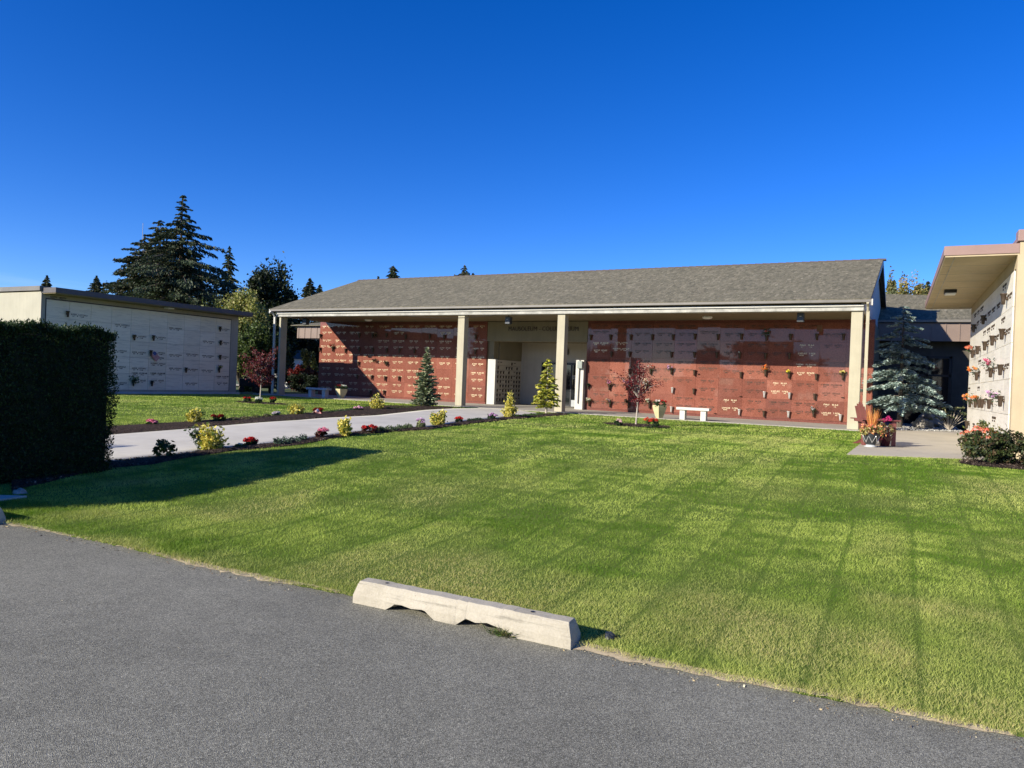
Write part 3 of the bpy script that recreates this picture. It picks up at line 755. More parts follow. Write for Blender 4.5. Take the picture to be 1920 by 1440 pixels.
# ---------------------------------------------------------------- link building (right, behind the spruce)
LK = thing('link_building', (1.2, 33, 0), 'low dark entrance building with brown metal fascia and shingle roof between the two mausoleums', 'building')
m = MB(); m.box(-0.7, 0.35, 33.6, 40, 0, 3.4); m.box(2.0, 9, 33.6, 40, 0, 3.4); m.box(0.35, 2.0, 33.6, 40, 2.75, 3.4); m.build('wall', MT['linkwall'], LK)
m = MB(); m.box(-0.7, 9, 33.0, 40, 4.0, 4.15); m.build('roof_deck', MT['fasc'], LK)
m = MB(); m.box(-0.7, 9, 33.05, 33.6, 3.35, 3.4); m.build('ceiling', MT['soffit'], LK)
m = MB(); m.box(-0.7, 9, 32.95, 33.05, 3.3, 4.0)
for i in range(21):
    x = -0.62 + i * 0.46; m.box(x, x + 0.035, 32.925, 32.95, 3.3, 4.0)
m.build('fascia', MT['brown'], LK)
m = MB(); m.box(-0.7, 9, 32.8, 32.93, 4.02, 4.12); m.build('gutter', MT['gutter'], LK, 0.01)
roof_slab('roof', (-0.7, 32.85, 4.13), (9, 32.85, 4.13), (9, 37, 5.2), (-0.7, 37, 5.66), 0.05, MT['roof'], LK)
m = MB()
for a in (0.35, 1.1, 1.9): m.box(a, a + 0.09, 33.6, 33.7, 0.0, 2.75)
m.box(0.35, 1.99, 33.6, 33.7, 2.66, 2.75); m.box(0.35, 1.99, 33.6, 33.7, 1.95, 2.03)
dr = m.build('door', MT['dark'], LK)
m = MB(); m.box(0.44, 1.9, 33.66, 33.68, 0.02, 2.66); m.build('glass', MT['glass'], dr)

# ---------------------------------------------------------------- right mausoleum
RX = 2.03
RB = thing('mausoleum', (RX, 17.1, 0), 'near mausoleum with white marble crypt fronts under a flat overhanging canopy, at the right edge', 'mausoleum')
m = MB(); m.box(RX + 0.03, 12, 17.1, 26.6, 0, 4.2); m.build('wall', MT['tan'], RB)
m = MB(); m.box(RX - 0.01, 12.1, 17.05, 17.4, 4.2, 4.42); m.box(RX - 0.01, 12.1, 17.4, 26.7, 4.2, 4.3); m.build('parapet_cap', MT['pinkb'], RB, 0.01)
m = MB(); m.box(0.8, RX + 0.03, 17.1, 27.2, 3.975, 4.165); m.build('canopy', MT['pinkb'], RB, 0.008)
m = MB(); m.box(0.82, RX + 0.028, 17.12, 27.18, 3.945, 3.972)
so_ = m.build('soffit', MT['tan'], RB)
m = MB(); m.box(0.98, 0.995, 17.14, 27.16, 3.938, 3.944)
for y in np.arange(18.3, 27, 1.2): m.box(0.83, RX, y, y + 0.008, 3.941, 3.9445)
m.build('joint', MT['beam'], so_)
m = MB(); m.box(1.08, 1.36, 22.2, 22.6, 3.86, 3.94); lt = m.build('ceiling_light', MT['dark'], RB, 0.01)
m = MB(); m.box(1.10, 1.34, 22.22, 22.58, 3.825, 3.858); m.build('diffuser', MT['glow'], lt, 0.01)
m = MB(); m.box(RX, RX + 0.03, 17.1, 26.6, 0, 3.944); m.build('marble_wall', MT['tan'], RB)
m = MB(); m.box(RX - 0.012, RX - 0.001, 17.26, 26.3, 3.66, 3.69); m.build('trim', MT['dark'], RB)
rr = random.Random(21)
for c in range(10):
    for r in range(5):
        y = 17.3 + 0.9 * c; z = 0.15 + 0.705 * r
        b = MB(); b.box(RX - 0.022, RX - 0.001, y + 0.003, y + 0.897, z + 0.003, z + 0.70)
        o = b.build('crypt_front', MT['marble'], RB, 0.003)
        if rr.random() < (0.75 if r in (4, 3) else 0.45):
            kk = rr.choice((0, 3, 1, 3)); put('inscription', INS['bronze', kk, rr.randint(0, 1), 'x'], o, (RX - 0.022, y + 0.45, z + 0.36))
def rwp(u, v): q = onx(u, v, RX); return np.array([RX - 0.022, q[1], q[2]])
for u, v, mt in [(1892, 561, 'vase'), (1852, 600, 'bronze'), (1833, 616, 'bronze'), (1889, 627, 'vase'), (1870, 639, 'vase'), (1855, 649, 'vase'), (1841, 657, 'vase'), (1831, 664, 'vase'),
              (1886, 694, 'vase'), (1867, 699, 'vase'), (1839, 706, 'vase'), (1826, 757, 'vase'), (1837, 757, 'vase'), (1844, 757, 'vase'), (1850, 757, 'vase'), (1864, 758, 'vase'), (1886, 753, 'vase'), (1820, 797, 'bronze')]:
    put('vase', VS[mt, 'x'], RB, rwp(u, v))

# ---------------------------------------------------------------- left mausoleum
MT['endwall'] = stucco('pale_cream_stucco', (0.40, 0.375, 0.29))
LX = -27.1
LB = thing('mausoleum', (LX, 15.8, 0), 'low left mausoleum with shaded grey marble crypts under a dark flat roof, behind the hedge', 'mausoleum')
m = MB(); m.box(-40, LX - 0.03, 15.8, 24.75, 0, 3.66); m.build('wall', MT['endwall'], LB)
m = MB(); m.box(LX - 0.03, LX + 0.0, 15.8, 24.75, 0, 3.62); m.build('wall_face', MT['porch'], LB)
m = MB(); m.box(LX - 0.2, -26.3, 15.82, 24.85, 3.62, 3.80); m.build('canopy', MT['fasc'], LB)
m = MB(); m.box(-40.1, LX + 0.02, 15.72, 24.8, 3.70, 3.86) ; m.build('parapet_cap', MT['gutter'], LB)
m = MB(); m.box(LX + 0.002, -26.33, 15.84, 24.83, 3.59, 3.617); m.build('soffit', MT['soffit'], LB)
m = MB(); m.box(LX + 0.001, LX + 0.012, 15.95, 24.33, 3.42, 3.45); m.box(LX + 0.001, LX + 0.012, 15.95, 15.975, 0.15, 3.42); m.box(LX + 0.001, LX + 0.012, 24.3, 24.33, 0.15, 3.42); m.build('trim', MT['dark'], LB)
m = MB(); m.box(LX + 0.001, LX + 0.25, 15.8, 24.75, 0, 0.1); m.build('plinth', MT['benchg'], LB)
rr = random.Random(31); txts = {}
for (u, v, k) in [(110, 573, 1), (110, 586, 3), (150, 590, 3), (225, 657, 3), (262, 630, 3), (300, 632, 3), (262, 660, 3), (303, 661, 3), (223, 687, 3), (297, 685, 4), (330, 690, 3), (363, 692, 3), (225, 717, 3), (262, 713, 0), (300, 713, 0),
                  (240, 610, 3), (330, 615, 3), (364, 664, 3), (330, 665, 3), (262, 690, 3), (364, 718, 3), (425, 718, 0), (200, 640, 3), (425, 617, 3), (395, 640, 3), (427, 642, 3), (395, 667, 3), (425, 669, 3), (394, 694, 3)]:
    q = onx(u, v, LX + 0.02); txts[q[1], q[2]] = k
cr = []
for c in range(10):
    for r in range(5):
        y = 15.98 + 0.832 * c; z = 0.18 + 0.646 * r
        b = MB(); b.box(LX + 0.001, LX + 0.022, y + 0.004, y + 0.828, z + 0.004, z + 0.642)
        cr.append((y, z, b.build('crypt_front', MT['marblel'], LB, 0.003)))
used = set()
for (y, z), k in txts.items():
    j = min(range(len(cr)), key=lambda i: (cr[i][0] + 0.42 - y) ** 2 + (cr[i][1] + 0.32 - z) ** 2)
    if (j, ) in used: continue
    used.add((j,))
    put('inscription', INS['bronze', k if k != 3 else 3, 0, 'X'], cr[j][2], (LX + 0.022, min(max(y, cr[j][0] + 0.35), cr[j][0] + 0.48), z + 0.06))
for u, v in [(125, 589), (250, 633), (286, 634), (281, 662), (411, 617), (412, 643), (411, 670), (347, 694), (409, 694), (248, 718), (283, 719)]:
    q = onx(u, v, LX + 0.022); put('vase', VS['bronze', 'X'], LB, (LX + 0.022, q[1], q[2]))
m = MB(); m.box(-26.85, -26.6, 20.6, 20.9, 3.55, 3.588); m.build('ceiling_light', MT['glow'], LB)
#SPLIT
# ---------------------------------------------------------------- plants
def unit(a): return a / (np.linalg.norm(a, axis=-1, keepdims=True) + 1e-9)
def rdir(n): return unit(rng.normal(size=(n, 3)))
class Cloud:
    """many small leaf quads gathered into one mesh"""
    def __init__(s): s.V = []; s.C = []
    def add(s, P, D, L, Wd, C, S=None, tone=None):
        n = len(P); D = unit(D)
        if S is None: S = unit(np.cross(D, rdir(n)))
        L = np.broadcast_to(np.asarray(L, float).reshape(-1, 1) if np.ndim(L) else L, (n, 1)); Wd = np.broadcast_to(np.asarray(Wd, float).reshape(-1, 1) if np.ndim(Wd) else Wd, (n, 1))
        v = np.stack([P - D * L, P + S * Wd - D * L * 0.1, P + D * L, P - S * Wd - D * L * 0.1], 1)
        s.V.append(v.reshape(-1, 3)); C = np.asarray(C, float)
        if C.ndim == 1: C = np.tile(C, (n, 1))
        s.C.append(np.repeat(C, 4, axis=0)); return s
    def build(s, name, m, parent=None):
        V = np.concatenate(s.V); n = len(V) // 4
        return npmesh(name, V, np.arange(4 * n).reshape(n, 4), m, parent, np.clip(np.concatenate(s.C), 0, 1))
def pal(n, cols, wts=None, var=0.2):
    cols = np.array(cols, float); i = rng.choice(len(cols), n, p=None if wts is None else np.array(wts) / sum(wts))
    return cols[i] * (1 + rng.uniform(-var, var, (n, 1)))

def crown(cl, c, r, n, size, cols, clumps=40, wts=None, spread=0.3, aspect=0.55, flat=1.0, shell=0.5):
    """leaves in clumps through an ellipsoid (c centre, r radii)"""
    d = rdir(clumps); rad = rng.uniform(shell, 1, (clumps, 1)) ** 0.6
    cc = np.array(c) + d * rad * np.array(r)
    k = rng.integers(0, clumps, n); sp = spread * np.array(r)
    P = cc[k] + rng.normal(size=(n, 3)) * sp * rng.uniform(0.5, 1.0, (clumps, 1))[k] * 0.6
    tone = rng.uniform(0.75, 1.25, (clumps, 1))[k]
    D = unit(rdir(n) + unit(P - np.array(c)) * 0.7 * np.array([1, 1, flat]))
    cl.add(P, D, size * rng.uniform(0.7, 1.3, n), size * aspect * rng.uniform(0.8, 1.2, n), pal(n, cols, wts) * tone)
    return cc

def broadleaf(name, loc, H, R, label, cols, cat='tree', n=14000, size=0.09, trunk_h=0.35, wts=None, clumps=70, group=None, bark='bark', lobes=5):
    loc = np.array(loc, float); t = thing(name, loc, label, cat, group)
    m = MB(); th = H * trunk_h; rt = max(0.02, H * 0.018)
    pts = [loc + [random.uniform(-.02, .02) * H * k, random.uniform(-.02, .02) * H * k, z] for k, z in ((0, -0.05), (0.5, th * 0.5), (1, th), (1, H * 0.6), (1, H * 0.85))]
    m.tube(pts, [rt * 1.3, rt, rt * 0.85, rt * 0.5, rt * 0.15], 8)
    cl = Cloud(); cz = H * (1 + trunk_h) / 2; rz = H * (1 - trunk_h) / 2
    for i in range(lobes):
        a = 2 * math.pi * i / lobes + random.random(); f = random.uniform(0.25, 0.55)
        c = loc + [R * f * math.cos(a), R * f * math.sin(a), cz + random.uniform(-0.45, 0.4) * rz]
        m.tube([pts[2], (pts[2] + c) / 2 + [0, 0, 0.05 * H], c], [rt * 0.6, rt * 0.35, rt * 0.1], 6)
        crown(cl, c, (R * 0.62, R * 0.62, rz * 0.55), n // (lobes + 1), size, cols, clumps // lobes + 6, wts)
    crown(cl, loc + [0, 0, cz + rz * 0.15], (R * 0.7, R * 0.7, rz * 0.85), n // (lobes + 1), size, cols, clumps // 2, wts)
    m.build('trunk', MT[bark], t); cl.build('crown', MT['leaf'], t); return t

def conifer(name, loc, H, R, label, cols, n_w=26, per=7, droop=0.25, leafL=0.09, dens=26, base=0.08, power=0.8, cat='tree', group=None, ragged=0.25, hang=0.6, bark='bark', lean=0.0, wts=None, up=0.15, mirror_light=None, flatw=0.35, rfun=None, wr=0.38):
    """whorls of boughs; every bough carries many small sprays"""
    loc = np.array(loc, float); t = thing(name, loc, label, cat, group); m = MB(); rt = max(0.02, H * 0.016)
    m.tube([loc + [0, 0, -0.05], loc + [0, 0, H * 0.5], loc + [lean, 0, H * 0.98]], [rt * 1.4, rt * 0.8, rt * 0.12], 8)
    cl = Cloud()
    for w_ in range(n_w):
        f = base + (1 - base) * ((w_ + random.random() * 0.6) / n_w); z = H * f
        r0 = R * ((1 - f) / (1 - base)) ** power if rfun is None else R * rfun(f)
        nb = max(3, int(per * (0.6 + 0.4 * (1 - f))))
        for b in range(nb):
            a = 2 * math.pi * (b + random.random() * 0.7) / nb + w_ * 1.3
            r = max(0.04 * R, r0 * random.uniform(1 - ragged, 1 + ragged * 0.6))
            jz = random.uniform(-0.7, 0.7) * (1 - base) / n_w * H
            tip = loc + [math.cos(a) * r + lean * f, math.sin(a) * r, z - droop * r]
            tip = tip + [0, 0, jz]; root = loc + [lean * f, 0, z + jz]; mid = (root + tip) / 2 + [0, 0, 0.10 * r]
            if r > 0.25 * R: m.tube([root, mid, tip], [rt * 0.25 * (1 - f) + 0.004, rt * 0.15, 0.003], 4, False)
            n = max(6, int(dens * r / R)); s = rng.uniform(0.12, 1.03, (n, 1)) ** 0.75
            P = root * (1 - s) ** 2 + 2 * mid * s * (1 - s) + tip * s ** 2
            side = np.array([-math.sin(a), math.cos(a), 0]); wd = flatw * r * (1.08 - s) * rng.uniform(-1, 1, (n, 1))
            P = P + side * wd + np.c_[np.zeros((n, 2)), rng.normal(0, 0.02 * r + 0.004, n) - np.abs(wd[:, 0]) * 0.25]
            D = np.array([math.cos(a), math.sin(a), -droop]) + side * np.sign(wd) * 0.7 + rng.normal(0, 0.3, (n, 3)) + [0, 0, -hang * random.random()]
            L = leafL * rng.uniform(0.7, 1.4, n)
            cl.add(P, D, L, L * wr, pal(n, cols, wts) * random.uniform(0.8, 1.2))
    m.build('trunk', MT[bark], t); cl.build('crown', MT['needle'], t); return t

def puff(cl, c, r, n, size, cols, wts=None, half=True):
    d = rdir(n)
    if half: d[:, 2] = np.abs(d[:, 2]) * 0.9 - 0.15
    d = unit(d); P = np.array(c) + d * r * rng.uniform(0.7, 1.05, (n, 1))
    cl.add(P, unit(d * 0.5 + rdir(n)), size * rng.uniform(0.7, 1.2, n), size * 0.6, pal(n, cols, wts, 0.15), S=unit(np.cross(d, rdir(n))))

GREEN = [(0.05, 0.10, 0.02), (0.035, 0.075, 0.018), (0.08, 0.14, 0.035)]
DKG = [(0.02, 0.045, 0.015), (0.03, 0.06, 0.02), (0.045, 0.08, 0.03)]
YEL = [(0.62, 0.52, 0.08), (0.72, 0.64, 0.20), (0.45, 0.42, 0.06), (0.12, 0.18, 0.03)]
YW = [4, 3, 2, 1.6]
RED = [(0.55, 0.02, 0.02), (0.42, 0.012, 0.015), (0.68, 0.05, 0.04)]
DRED = [(0.26, 0.02, 0.015), (0.35, 0.03, 0.02), (0.16, 0.015, 0.012)]
PINK = [(0.72, 0.16, 0.30), (0.80, 0.35, 0.45), (0.65, 0.10, 0.22)]
MAUV = [(0.62, 0.36, 0.60), (0.75, 0.55, 0.72), (0.5, 0.25, 0.5)]
WHT = [(0.8, 0.8, 0.76), (0.7, 0.72, 0.62)]
ORG_ = [(0.85, 0.24, 0.05), (0.8, 0.12, 0.04), (0.85, 0.42, 0.08)]
SALM = [(0.80, 0.22, 0.14), (0.75, 0.14, 0.10), (0.85, 0.36, 0.2)]
BURG = [(0.10, 0.018, 0.02), (0.06, 0.02, 0.015), (0.05, 0.05, 0.02)]

def gp(u, v, dz=0.03):
    q = ong(u, v); return np.array([q[0], q[1], q[2] + dz])
def yellow_bush(u, v, vt, wpx, label, upright=0, stray=False):
    q = gp(u, v); H = topz(q, vt); R = wpx / 2 / pxm(q); t = thing('euonymus_bush', q, label, 'bush', 'yellow variegated bushes beside the path')
    cl = Cloud(); m = MB(); ns = 13 if not upright else 16
    for i in range(ns):
        a = 2 * math.pi * i / ns + random.random() * 0.5; f = math.sqrt(random.random()) if i else 0
        hh = H * (1 - 0.35 * f) * random.uniform(0.8, 1.0)
        if upright == 1: hh = H * (1.0 if i % 2 == 0 else 0.6) * random.uniform(0.75, 1)
        if upright == 2: hh = H * (1 - 0.75 * f)
        rr_ = R * f * (0.85 if upright != 2 else 1.0)
        tip = q + [rr_ * math.cos(a), rr_ * math.sin(a), hh]
        if upright == 3:
            s_ = -1 if i % 2 else 1; tip = q + RW[:, 0] * R * 0.75 * s_ * random.uniform(0.5, 1) + [0, 0, H * random.uniform(0.5, 1) * (1.0 if s_ > 0 else 0.8)]
        if stray and i in (3, 4): tip = q + RW[:, 0] * (-R * 1.15) + [0, 0, H * 0.72 + i * .02]
        base_ = q + [0.25 * (tip - q)[0], 0.25 * (tip - q)[1], 0]
        m.tube([base_ * 0.5 + q * 0.5, (base_ + tip) / 2, tip - [0, 0, 0.02]], [0.006, 0.005, 0.003], 4, False)
        n = 90; s = rng.uniform(0.06, 1.02, (n, 1)); P = base_ * (1 - s) + tip * s + rng.normal(0, 0.16 * R + 0.012, (n, 3)) * [1, 1, 0.8]
        P[:, 2] = np.maximum(P[:, 2], q[2] + 0.01)
        inner = DKG if (stray and i in (3, 4)) else YEL
        cl.add(P, rdir(n) + [0, 0, 0.5], 0.034 * rng.uniform(.8, 1.3, n), 0.019, pal(n, inner, None if inner is DKG else YW))
    m.build('stem', MT['bark'], t); cl.build('foliage', MT['leaf'], t); return t
def flower_clump(name, u, v, vt, wpx, label, fcols, lcols=DKG, n_h=9, cat='flowers', group='flower clumps in the mulch beds', hs=0.045, offs=0.0, fp=70):
    q = gp(u, v); H = max(0.08, topz(q, vt)); R = wpx / 2 / pxm(q); t = thing(name, q, label, cat, group)
    cl = Cloud(); crown(cl, q + [0, 0, H * 0.4], (R * 0.9, R * 0.8, H * 0.42), 420, 0.032, lcols, 16)
    for a in cl.V: a[:, 2] = np.maximum(a[:, 2], q[2] - 0.01)
    cl.build('leaves', MT['leaf'], t)
    fl = Cloud()
    for i in range(n_h):
        a = 2 * math.pi * i / n_h + random.random(); f = math.sqrt(random.random()) * 0.8
        c = q + RW[:, 0] * offs * R + [R * f * math.cos(a), R * f * math.sin(a), H * (0.92 - 0.45 * f * f)]
        puff(fl, c, hs, fp, 0.016, fcols)
    fl.build('flowers', MT['petal'], t); return t
def cover(u0, u1, v0, v1, vt, label, cols, h=0.1):
    a = gp(u0, v0, 0.02); b = gp(u1, v1, 0.02); c = (a + b) / 2; t = thing('ground_cover_plant', c, label, 'plant', 'low ground cover patches in the mulch beds')
    d = b - a; L = np.linalg.norm(d[:2]); n = int(1300 * max(0.6, L)); s = rng.uniform(0, 1, (n, 1)); k = np.sqrt(np.clip(1 - (2 * s - 1) ** 2, 0, 1))
    nrm = np.array([-d[1], d[0], 0]) / L; wd = 0.17 * k * rng.uniform(-1, 1, (n, 1))
    P = a + d * s + nrm * wd; P[:, 2] += h * rng.uniform(0.1, 1, n) * (1 - (np.abs(wd[:, 0]) / 0.2) ** 2) * (0.6 + 0.4 * np.sin(s[:, 0] * 23))
    cl = Cloud(); cl.add(P, rdir(n) + [0, 0, 0.9], 0.028 * rng.uniform(.7, 1.3, n), 0.011, pal(n, cols)); cl.build('foliage', MT['leaf'], t); return t

# --- bed on the far side of the path, from the hedge to the porch
flower_clump('flower_clump', 283, 801, 788, 22, 'small pink flower clump in the mulch, nearest the dark hedge', PINK)
yellow_bush(365, 797, 766, 36, 'round yellow bush in the far mulch bed beside the dark red flower mound')
flower_clump('flower_clump', 408, 794, 777, 30, 'dark red flower mound in the far bed, right of the round yellow bush', DRED, GREEN)
cover(430, 508, 794, 786, 785, 'grey green trailing ground cover between dark red flowers and small mauve flowers', [(0.12, 0.12, 0.05), (0.16, 0.13, 0.07), (0.08, 0.10, 0.04)], 0.12)
flower_clump('flower_clump', 518, 784, 773, 15, 'tiny pale mauve flower clump left of the second yellow bush of the far bed', [(0.6, 0.5, 0.55), (0.75, 0.68, 0.7)], n_h=6)
yellow_bush(556, 781, 756, 29, 'spiky yellow bush just left of the small flag in the far bed')
flower_clump('flower_clump', 597, 779, 765, 24, 'rusty red flower clump standing right beside the small flag', DRED, [(0.12, 0.03, 0.02), (0.06, 0.05, 0.02)])
cover(618, 664, 777, 772, 770, 'dark green low ground cover behind the flag, on the lawn side of far bed', [(0.03, 0.07, 0.03), (0.05, 0.09, 0.03)], 0.08)
flower_clump('flower_clump', 672, 773, 762, 18, 'pale pink flower clump left of the yellow bush before the granite wall', [(0.78, 0.5, 0.6), (0.7, 0.36, 0.5)], n_h=6)
yellow_bush(706, 770, 737, 28, 'tall yellow bush with loose curved top shoot, before the sunlit granite wall', 2)
cover(726, 778, 770, 766, 764, 'olive ground cover patch left of the bluish spruce sapling', [(0.06, 0.09, 0.025), (0.09, 0.10, 0.03)], 0.09)
# --- bed on the near side of the path
q = gp(311, 862); t = thing('leafy_plant', q, 'dark green leafy plant with whitish leaf edges by the path near the hedge', 'plant')
cl = Cloud(); crown(cl, q + [0, 0, 0.13], (0.17, 0.17, 0.14), 420, 0.038, [(0.05, 0.10, 0.03), (0.03, 0.06, 0.02), (0.35, 0.4, 0.3)], 20, [5, 4, 1]); cl.build('leaves', MT['leaf'], t)
yellow_bush(394, 846, 802, 56, 'large vase-shaped cream and yellow bush leaning over the path edge', 1, True)
flower_clump('flower_clump', 469, 839, 822, 26, 'bright crimson poinsettia-like flower clump right of the large cream bush', RED, n_h=11)
flower_clump('leafy_plant', 449, 843, 834, 18, 'tiny green plant with white buds left of the crimson flower clump', WHT, GREEN, 3, 'plant', None, 0.015, 0, 20)
cover(515, 574, 838, 829, 822, 'blue green mounded ground cover with yellowish left end, near bed', [(0.05, 0.09, 0.06), (0.08, 0.13, 0.08), (0.04, 0.06, 0.05)], 0.15)
flower_clump('flower_clump', 602, 825, 803, 24, 'burgundy leaved clump with one bright pink bloom, left of upright yellow bush', PINK, BURG, 4, offs=0.3)
yellow_bush(646, 820, 785, 24, 'upright two-stemmed yellow bush at the near path edge', 1)
flower_clump('flower_clump', 693, 814, 797, 31, 'wide scarlet flower clump with dark leaves at left end of the grey green cover', RED, BURG, 9)
cover(708, 772, 813, 806, 800, 'long grey green ground cover right of the wide scarlet flower clump', [(0.08, 0.12, 0.05), (0.12, 0.15, 0.07), (0.05, 0.08, 0.03)], 0.13)
flower_clump('flower_clump', 788, 805, 785, 19, 'tall mauve pink bloom with pale leaves beneath, left of the forked yellow bush', MAUV, [(0.3, 0.33, 0.15), (0.04, 0.06, 0.02)], 5)
yellow_bush(821, 800, 771, 28, 'forked yellow bush with its taller shoot on the right', 3)
flower_clump('flower_clump', 860, 794, 782, 15, 'small compact red flower clump right of the forked yellow bush', RED, n_h=6)
cover(880, 901, 793, 791, 785, 'small dark green mound plant between red and purple flowers', [(0.03, 0.06, 0.03), (0.05, 0.08, 0.03)], 0.1)
flower_clump('flower_clump', 923, 789, 775, 20, 'purple and lilac flower clump left of the cone shaped yellow bush', MAUV, n_h=7)
yellow_bush(955, 784, 737, 28, 'cone shaped dense yellow bush in front of the niche wall', 2)
cover(968, 1016, 785, 780, 776, 'green ground cover between the cone shaped yellow bush and the golden cypress', [(0.06, 0.11, 0.03), (0.09, 0.14, 0.04)], 0.1)
# small flag in the far bed
def flag(loc, w_, h_, label, tilt=0.0, mast=0.3, axis='c'):
    loc = np.array(loc, float); t = thing('flag', loc, label, 'flag'); ax = RW[:, 0] if axis == 'c' else np.array([0, 1.0, 0]); up = np.array([0, 0, 1.0])
    ax = unit(ax * [1, 1, 0]); a2 = ax * math.cos(tilt) + up * math.sin(tilt); u2 = up * math.cos(tilt) - ax * math.sin(tilt)
    top = loc + u2 * mast; MB().tube([loc, top], 0.004, 5).build('pole', MT['palebark'], t)
    nrm = np.cross(ax, up) * 0.004
    def quad(x0, x1, y0, y1, off, nseg=6):
        m = []; 
        for i in range(nseg):
            xa = x0 + (x1 - x0) * i / nseg; xb = x0 + (x1 - x0) * (i + 1) / nseg
            f = lambda x: nrm * off + unit(np.cross(ax, up)) * 0.012 * math.sin(x / w_ * 7)
            m.append([top + a2 * xa + u2 * y0 + f(xa), top + a2 * xb + u2 * y0 + f(xb), top + a2 * xb + u2 * y1 + f(xb), top + a2 * xa + u2 * y1 + f(xa)])
        return m
    W_ = MB(); R_ = MB(); B_ = MB()
    for i in range(13):
        for qd in quad(0, w_, -h_ * (i + 1) / 13, -h_ * i / 13, 0): (R_ if i % 2 == 0 else W_).poly(qd)
    for s in (-1, 1):
        for qd in quad(0, w_ * 0.4, -h_ * 7 / 13, 0, s * 0.6, 3): B_.poly(qd)
        for i in range(5):
            for j in range(4):
                cx = w_ * 0.4 * (i + 0.5) / 5; cy = -h_ * 7 / 13 * (j + 0.5) / 4
                for qd in quad(cx - w_ * .012, cx + w_ * .012, cy - h_ * .02, cy + h_ * .02, s * 0.9, 1): W_.poly(qd)
    R_.build('stripes', MT['flagred'], t); W_.build('cloth', MT['white'], t); B_.build('canton', MT['flagblue'], t)
MT['flagred'] = plain('flag_red', (0.5, 0.03, 0.05), 0.8, 0.05); MT['flagblue'] = plain('flag_blue', (0.03, 0.05, 0.22), 0.8, 0.05)
flag(gp(580, 780), 0.16, 0.11, 'small striped stick flag in the mulch bed left of rusty red flowers', -0.9, 0.28)
q = onx(281, 668, LX + 0.1)
flag(q, 0.36, 0.24, 'striped flag stuck in a vase on the shaded left mausoleum wall', -0.75, 0.30, 'y')

# --- small trees
conifer('spruce_sapling', gp(797, 764), topz(ong(797, 764), 652), 27 / pxm(ong(797, 764)), 'young bluish green spruce in the far bed, before the left granite wall', [(0.20, 0.25, 0.13), (0.30, 0.34, 0.19), (0.10, 0.14, 0.07), (0.45, 0.42, 0.27)], n_w=30, per=11, droop=-0.12, leafL=0.05, dens=75, base=0.02, power=0.8, hang=-0.3, ragged=0.4, wts=[4, 3, 3, 1])
conifer('golden_cypress', gp(1024, 776), topz(ong(1024, 776), 671), 27 / pxm(ong(1024, 776)), 'golden yellow cypress sapling in front of the dark entrance door', [(0.36, 0.36, 0.04), (0.48, 0.44, 0.07), (0.2, 0.24, 0.03)], n_w=20, per=7, droop=0.05, leafL=0.07, dens=34, base=0.12, power=0.72, hang=0.5, ragged=0.35, bark='palebark')
MAPLE = [(0.10, 0.012, 0.015), (0.16, 0.02, 0.02), (0.24, 0.035, 0.035), (0.06, 0.01, 0.012)]
def maple(q, H, R, label, n, size, twigs, cols, cl_n):
    q = np.array(q, float); t = thing('japanese_maple', q, label, 'tree', 'small red maples on the lawns'); m = MB(); cl = Cloud()
    top = q + [0.03, 0, H * 0.42]; m.tube([q - [0, 0, 0.03], q + [0.02, 0, H * 0.2], top, q + [0.05, 0, H * 0.7]], [0.026, 0.02, 0.015, 0.006], 7)
    for dx, dy, dz, k in twigs:
        tip = q + RW[:, 0] * R * dx + np.array([0, 1, 0]) * R * dy; tip[2] = q[2] + H * dz
        s0 = top if dz > 0.5 else q + [0.02, 0, H * 0.3]
        mid = (s0 + tip) / 2 + [0, 0, 0.06 * H]; m.tube([s0, mid, tip], [0.010, 0.006, 0.002], 5, False)
        nn = int(n * k); s = rng.beta(2.2, 1.3, (nn, 1)); P = s0 * (1 - s) ** 2 + 2 * mid * s * (1 - s) + tip * s * s + rng.normal(0, 0.055 * R + 0.03, (nn, 3)) * [1.1, 1.1, 0.8]
        cl.add(P, rdir(nn) + [0, 0, -0.5], size * rng.uniform(.7, 1.3, nn), size * 0.6, pal(nn, cols))
    m.build('trunk', MT['palebark'], t); cl.build('crown', MT['leaf'], t)
Hm = topz(ong(1192, 799), 680); Rm = 47 / pxm(ong(1192, 799))
maple(gp(1192, 799, 0.05), Hm, Rm, 'dark red maple sapling in a mulch ring on the right lawn', 150, 0.028,
      [(-0.95, 0, 0.80, .5), (-0.55, .3, 0.84, .5), (-0.3, -.3, 0.72, .8), (0.0, 0, 1.0, 1.3), (0.1, .3, 0.95, 1), (-0.15, .2, 0.85, 1), (0.35, -.2, 0.92, .9), (0.95, .1, 0.66, .55), (0.6, .2, 0.74, .6), (0.3, .3, .55, .7), (-0.25, .1, .48, .7), (0.25, -.2, .42, .8), (0.05, .2, .40, .8), (-0.4, -.2, .62, .4)], MAPLE, 0)
Hm = topz(ong(487, 757), 648); Rm = 34 / pxm(ong(487, 757))
maple(gp(487, 757, 0.05), Hm, Rm, 'bushy crimson maple sapling on the left lawn beside the left mausoleum corner', 150, 0.034,
      [(math.cos(a) * f, math.sin(a) * f, z, 1) for a, f, z in [(i * 2.4, 0.5 + 0.4 * ((i * 7) % 5) / 5, 0.35 + 0.6 * i / 16) for i in range(17)]], [(0.10, 0.013, 0.017), (0.15, 0.022, 0.026), (0.06, 0.010, 0.012), (0.28, 0.08, 0.08)], 0)
G4 = 'flower clumps around the lawn trees'
flower_clump('flower_clump', 463, 756, 744, 17, 'red flower clump left of the crimson maple trunk', RED, n_h=6, group=G4)
flower_clump('flower_clump', 484, 758, 746, 17, 'white hydrangea-like flower clump at the foot of the crimson maple', WHT, n_h=6, hs=0.07, group=G4)
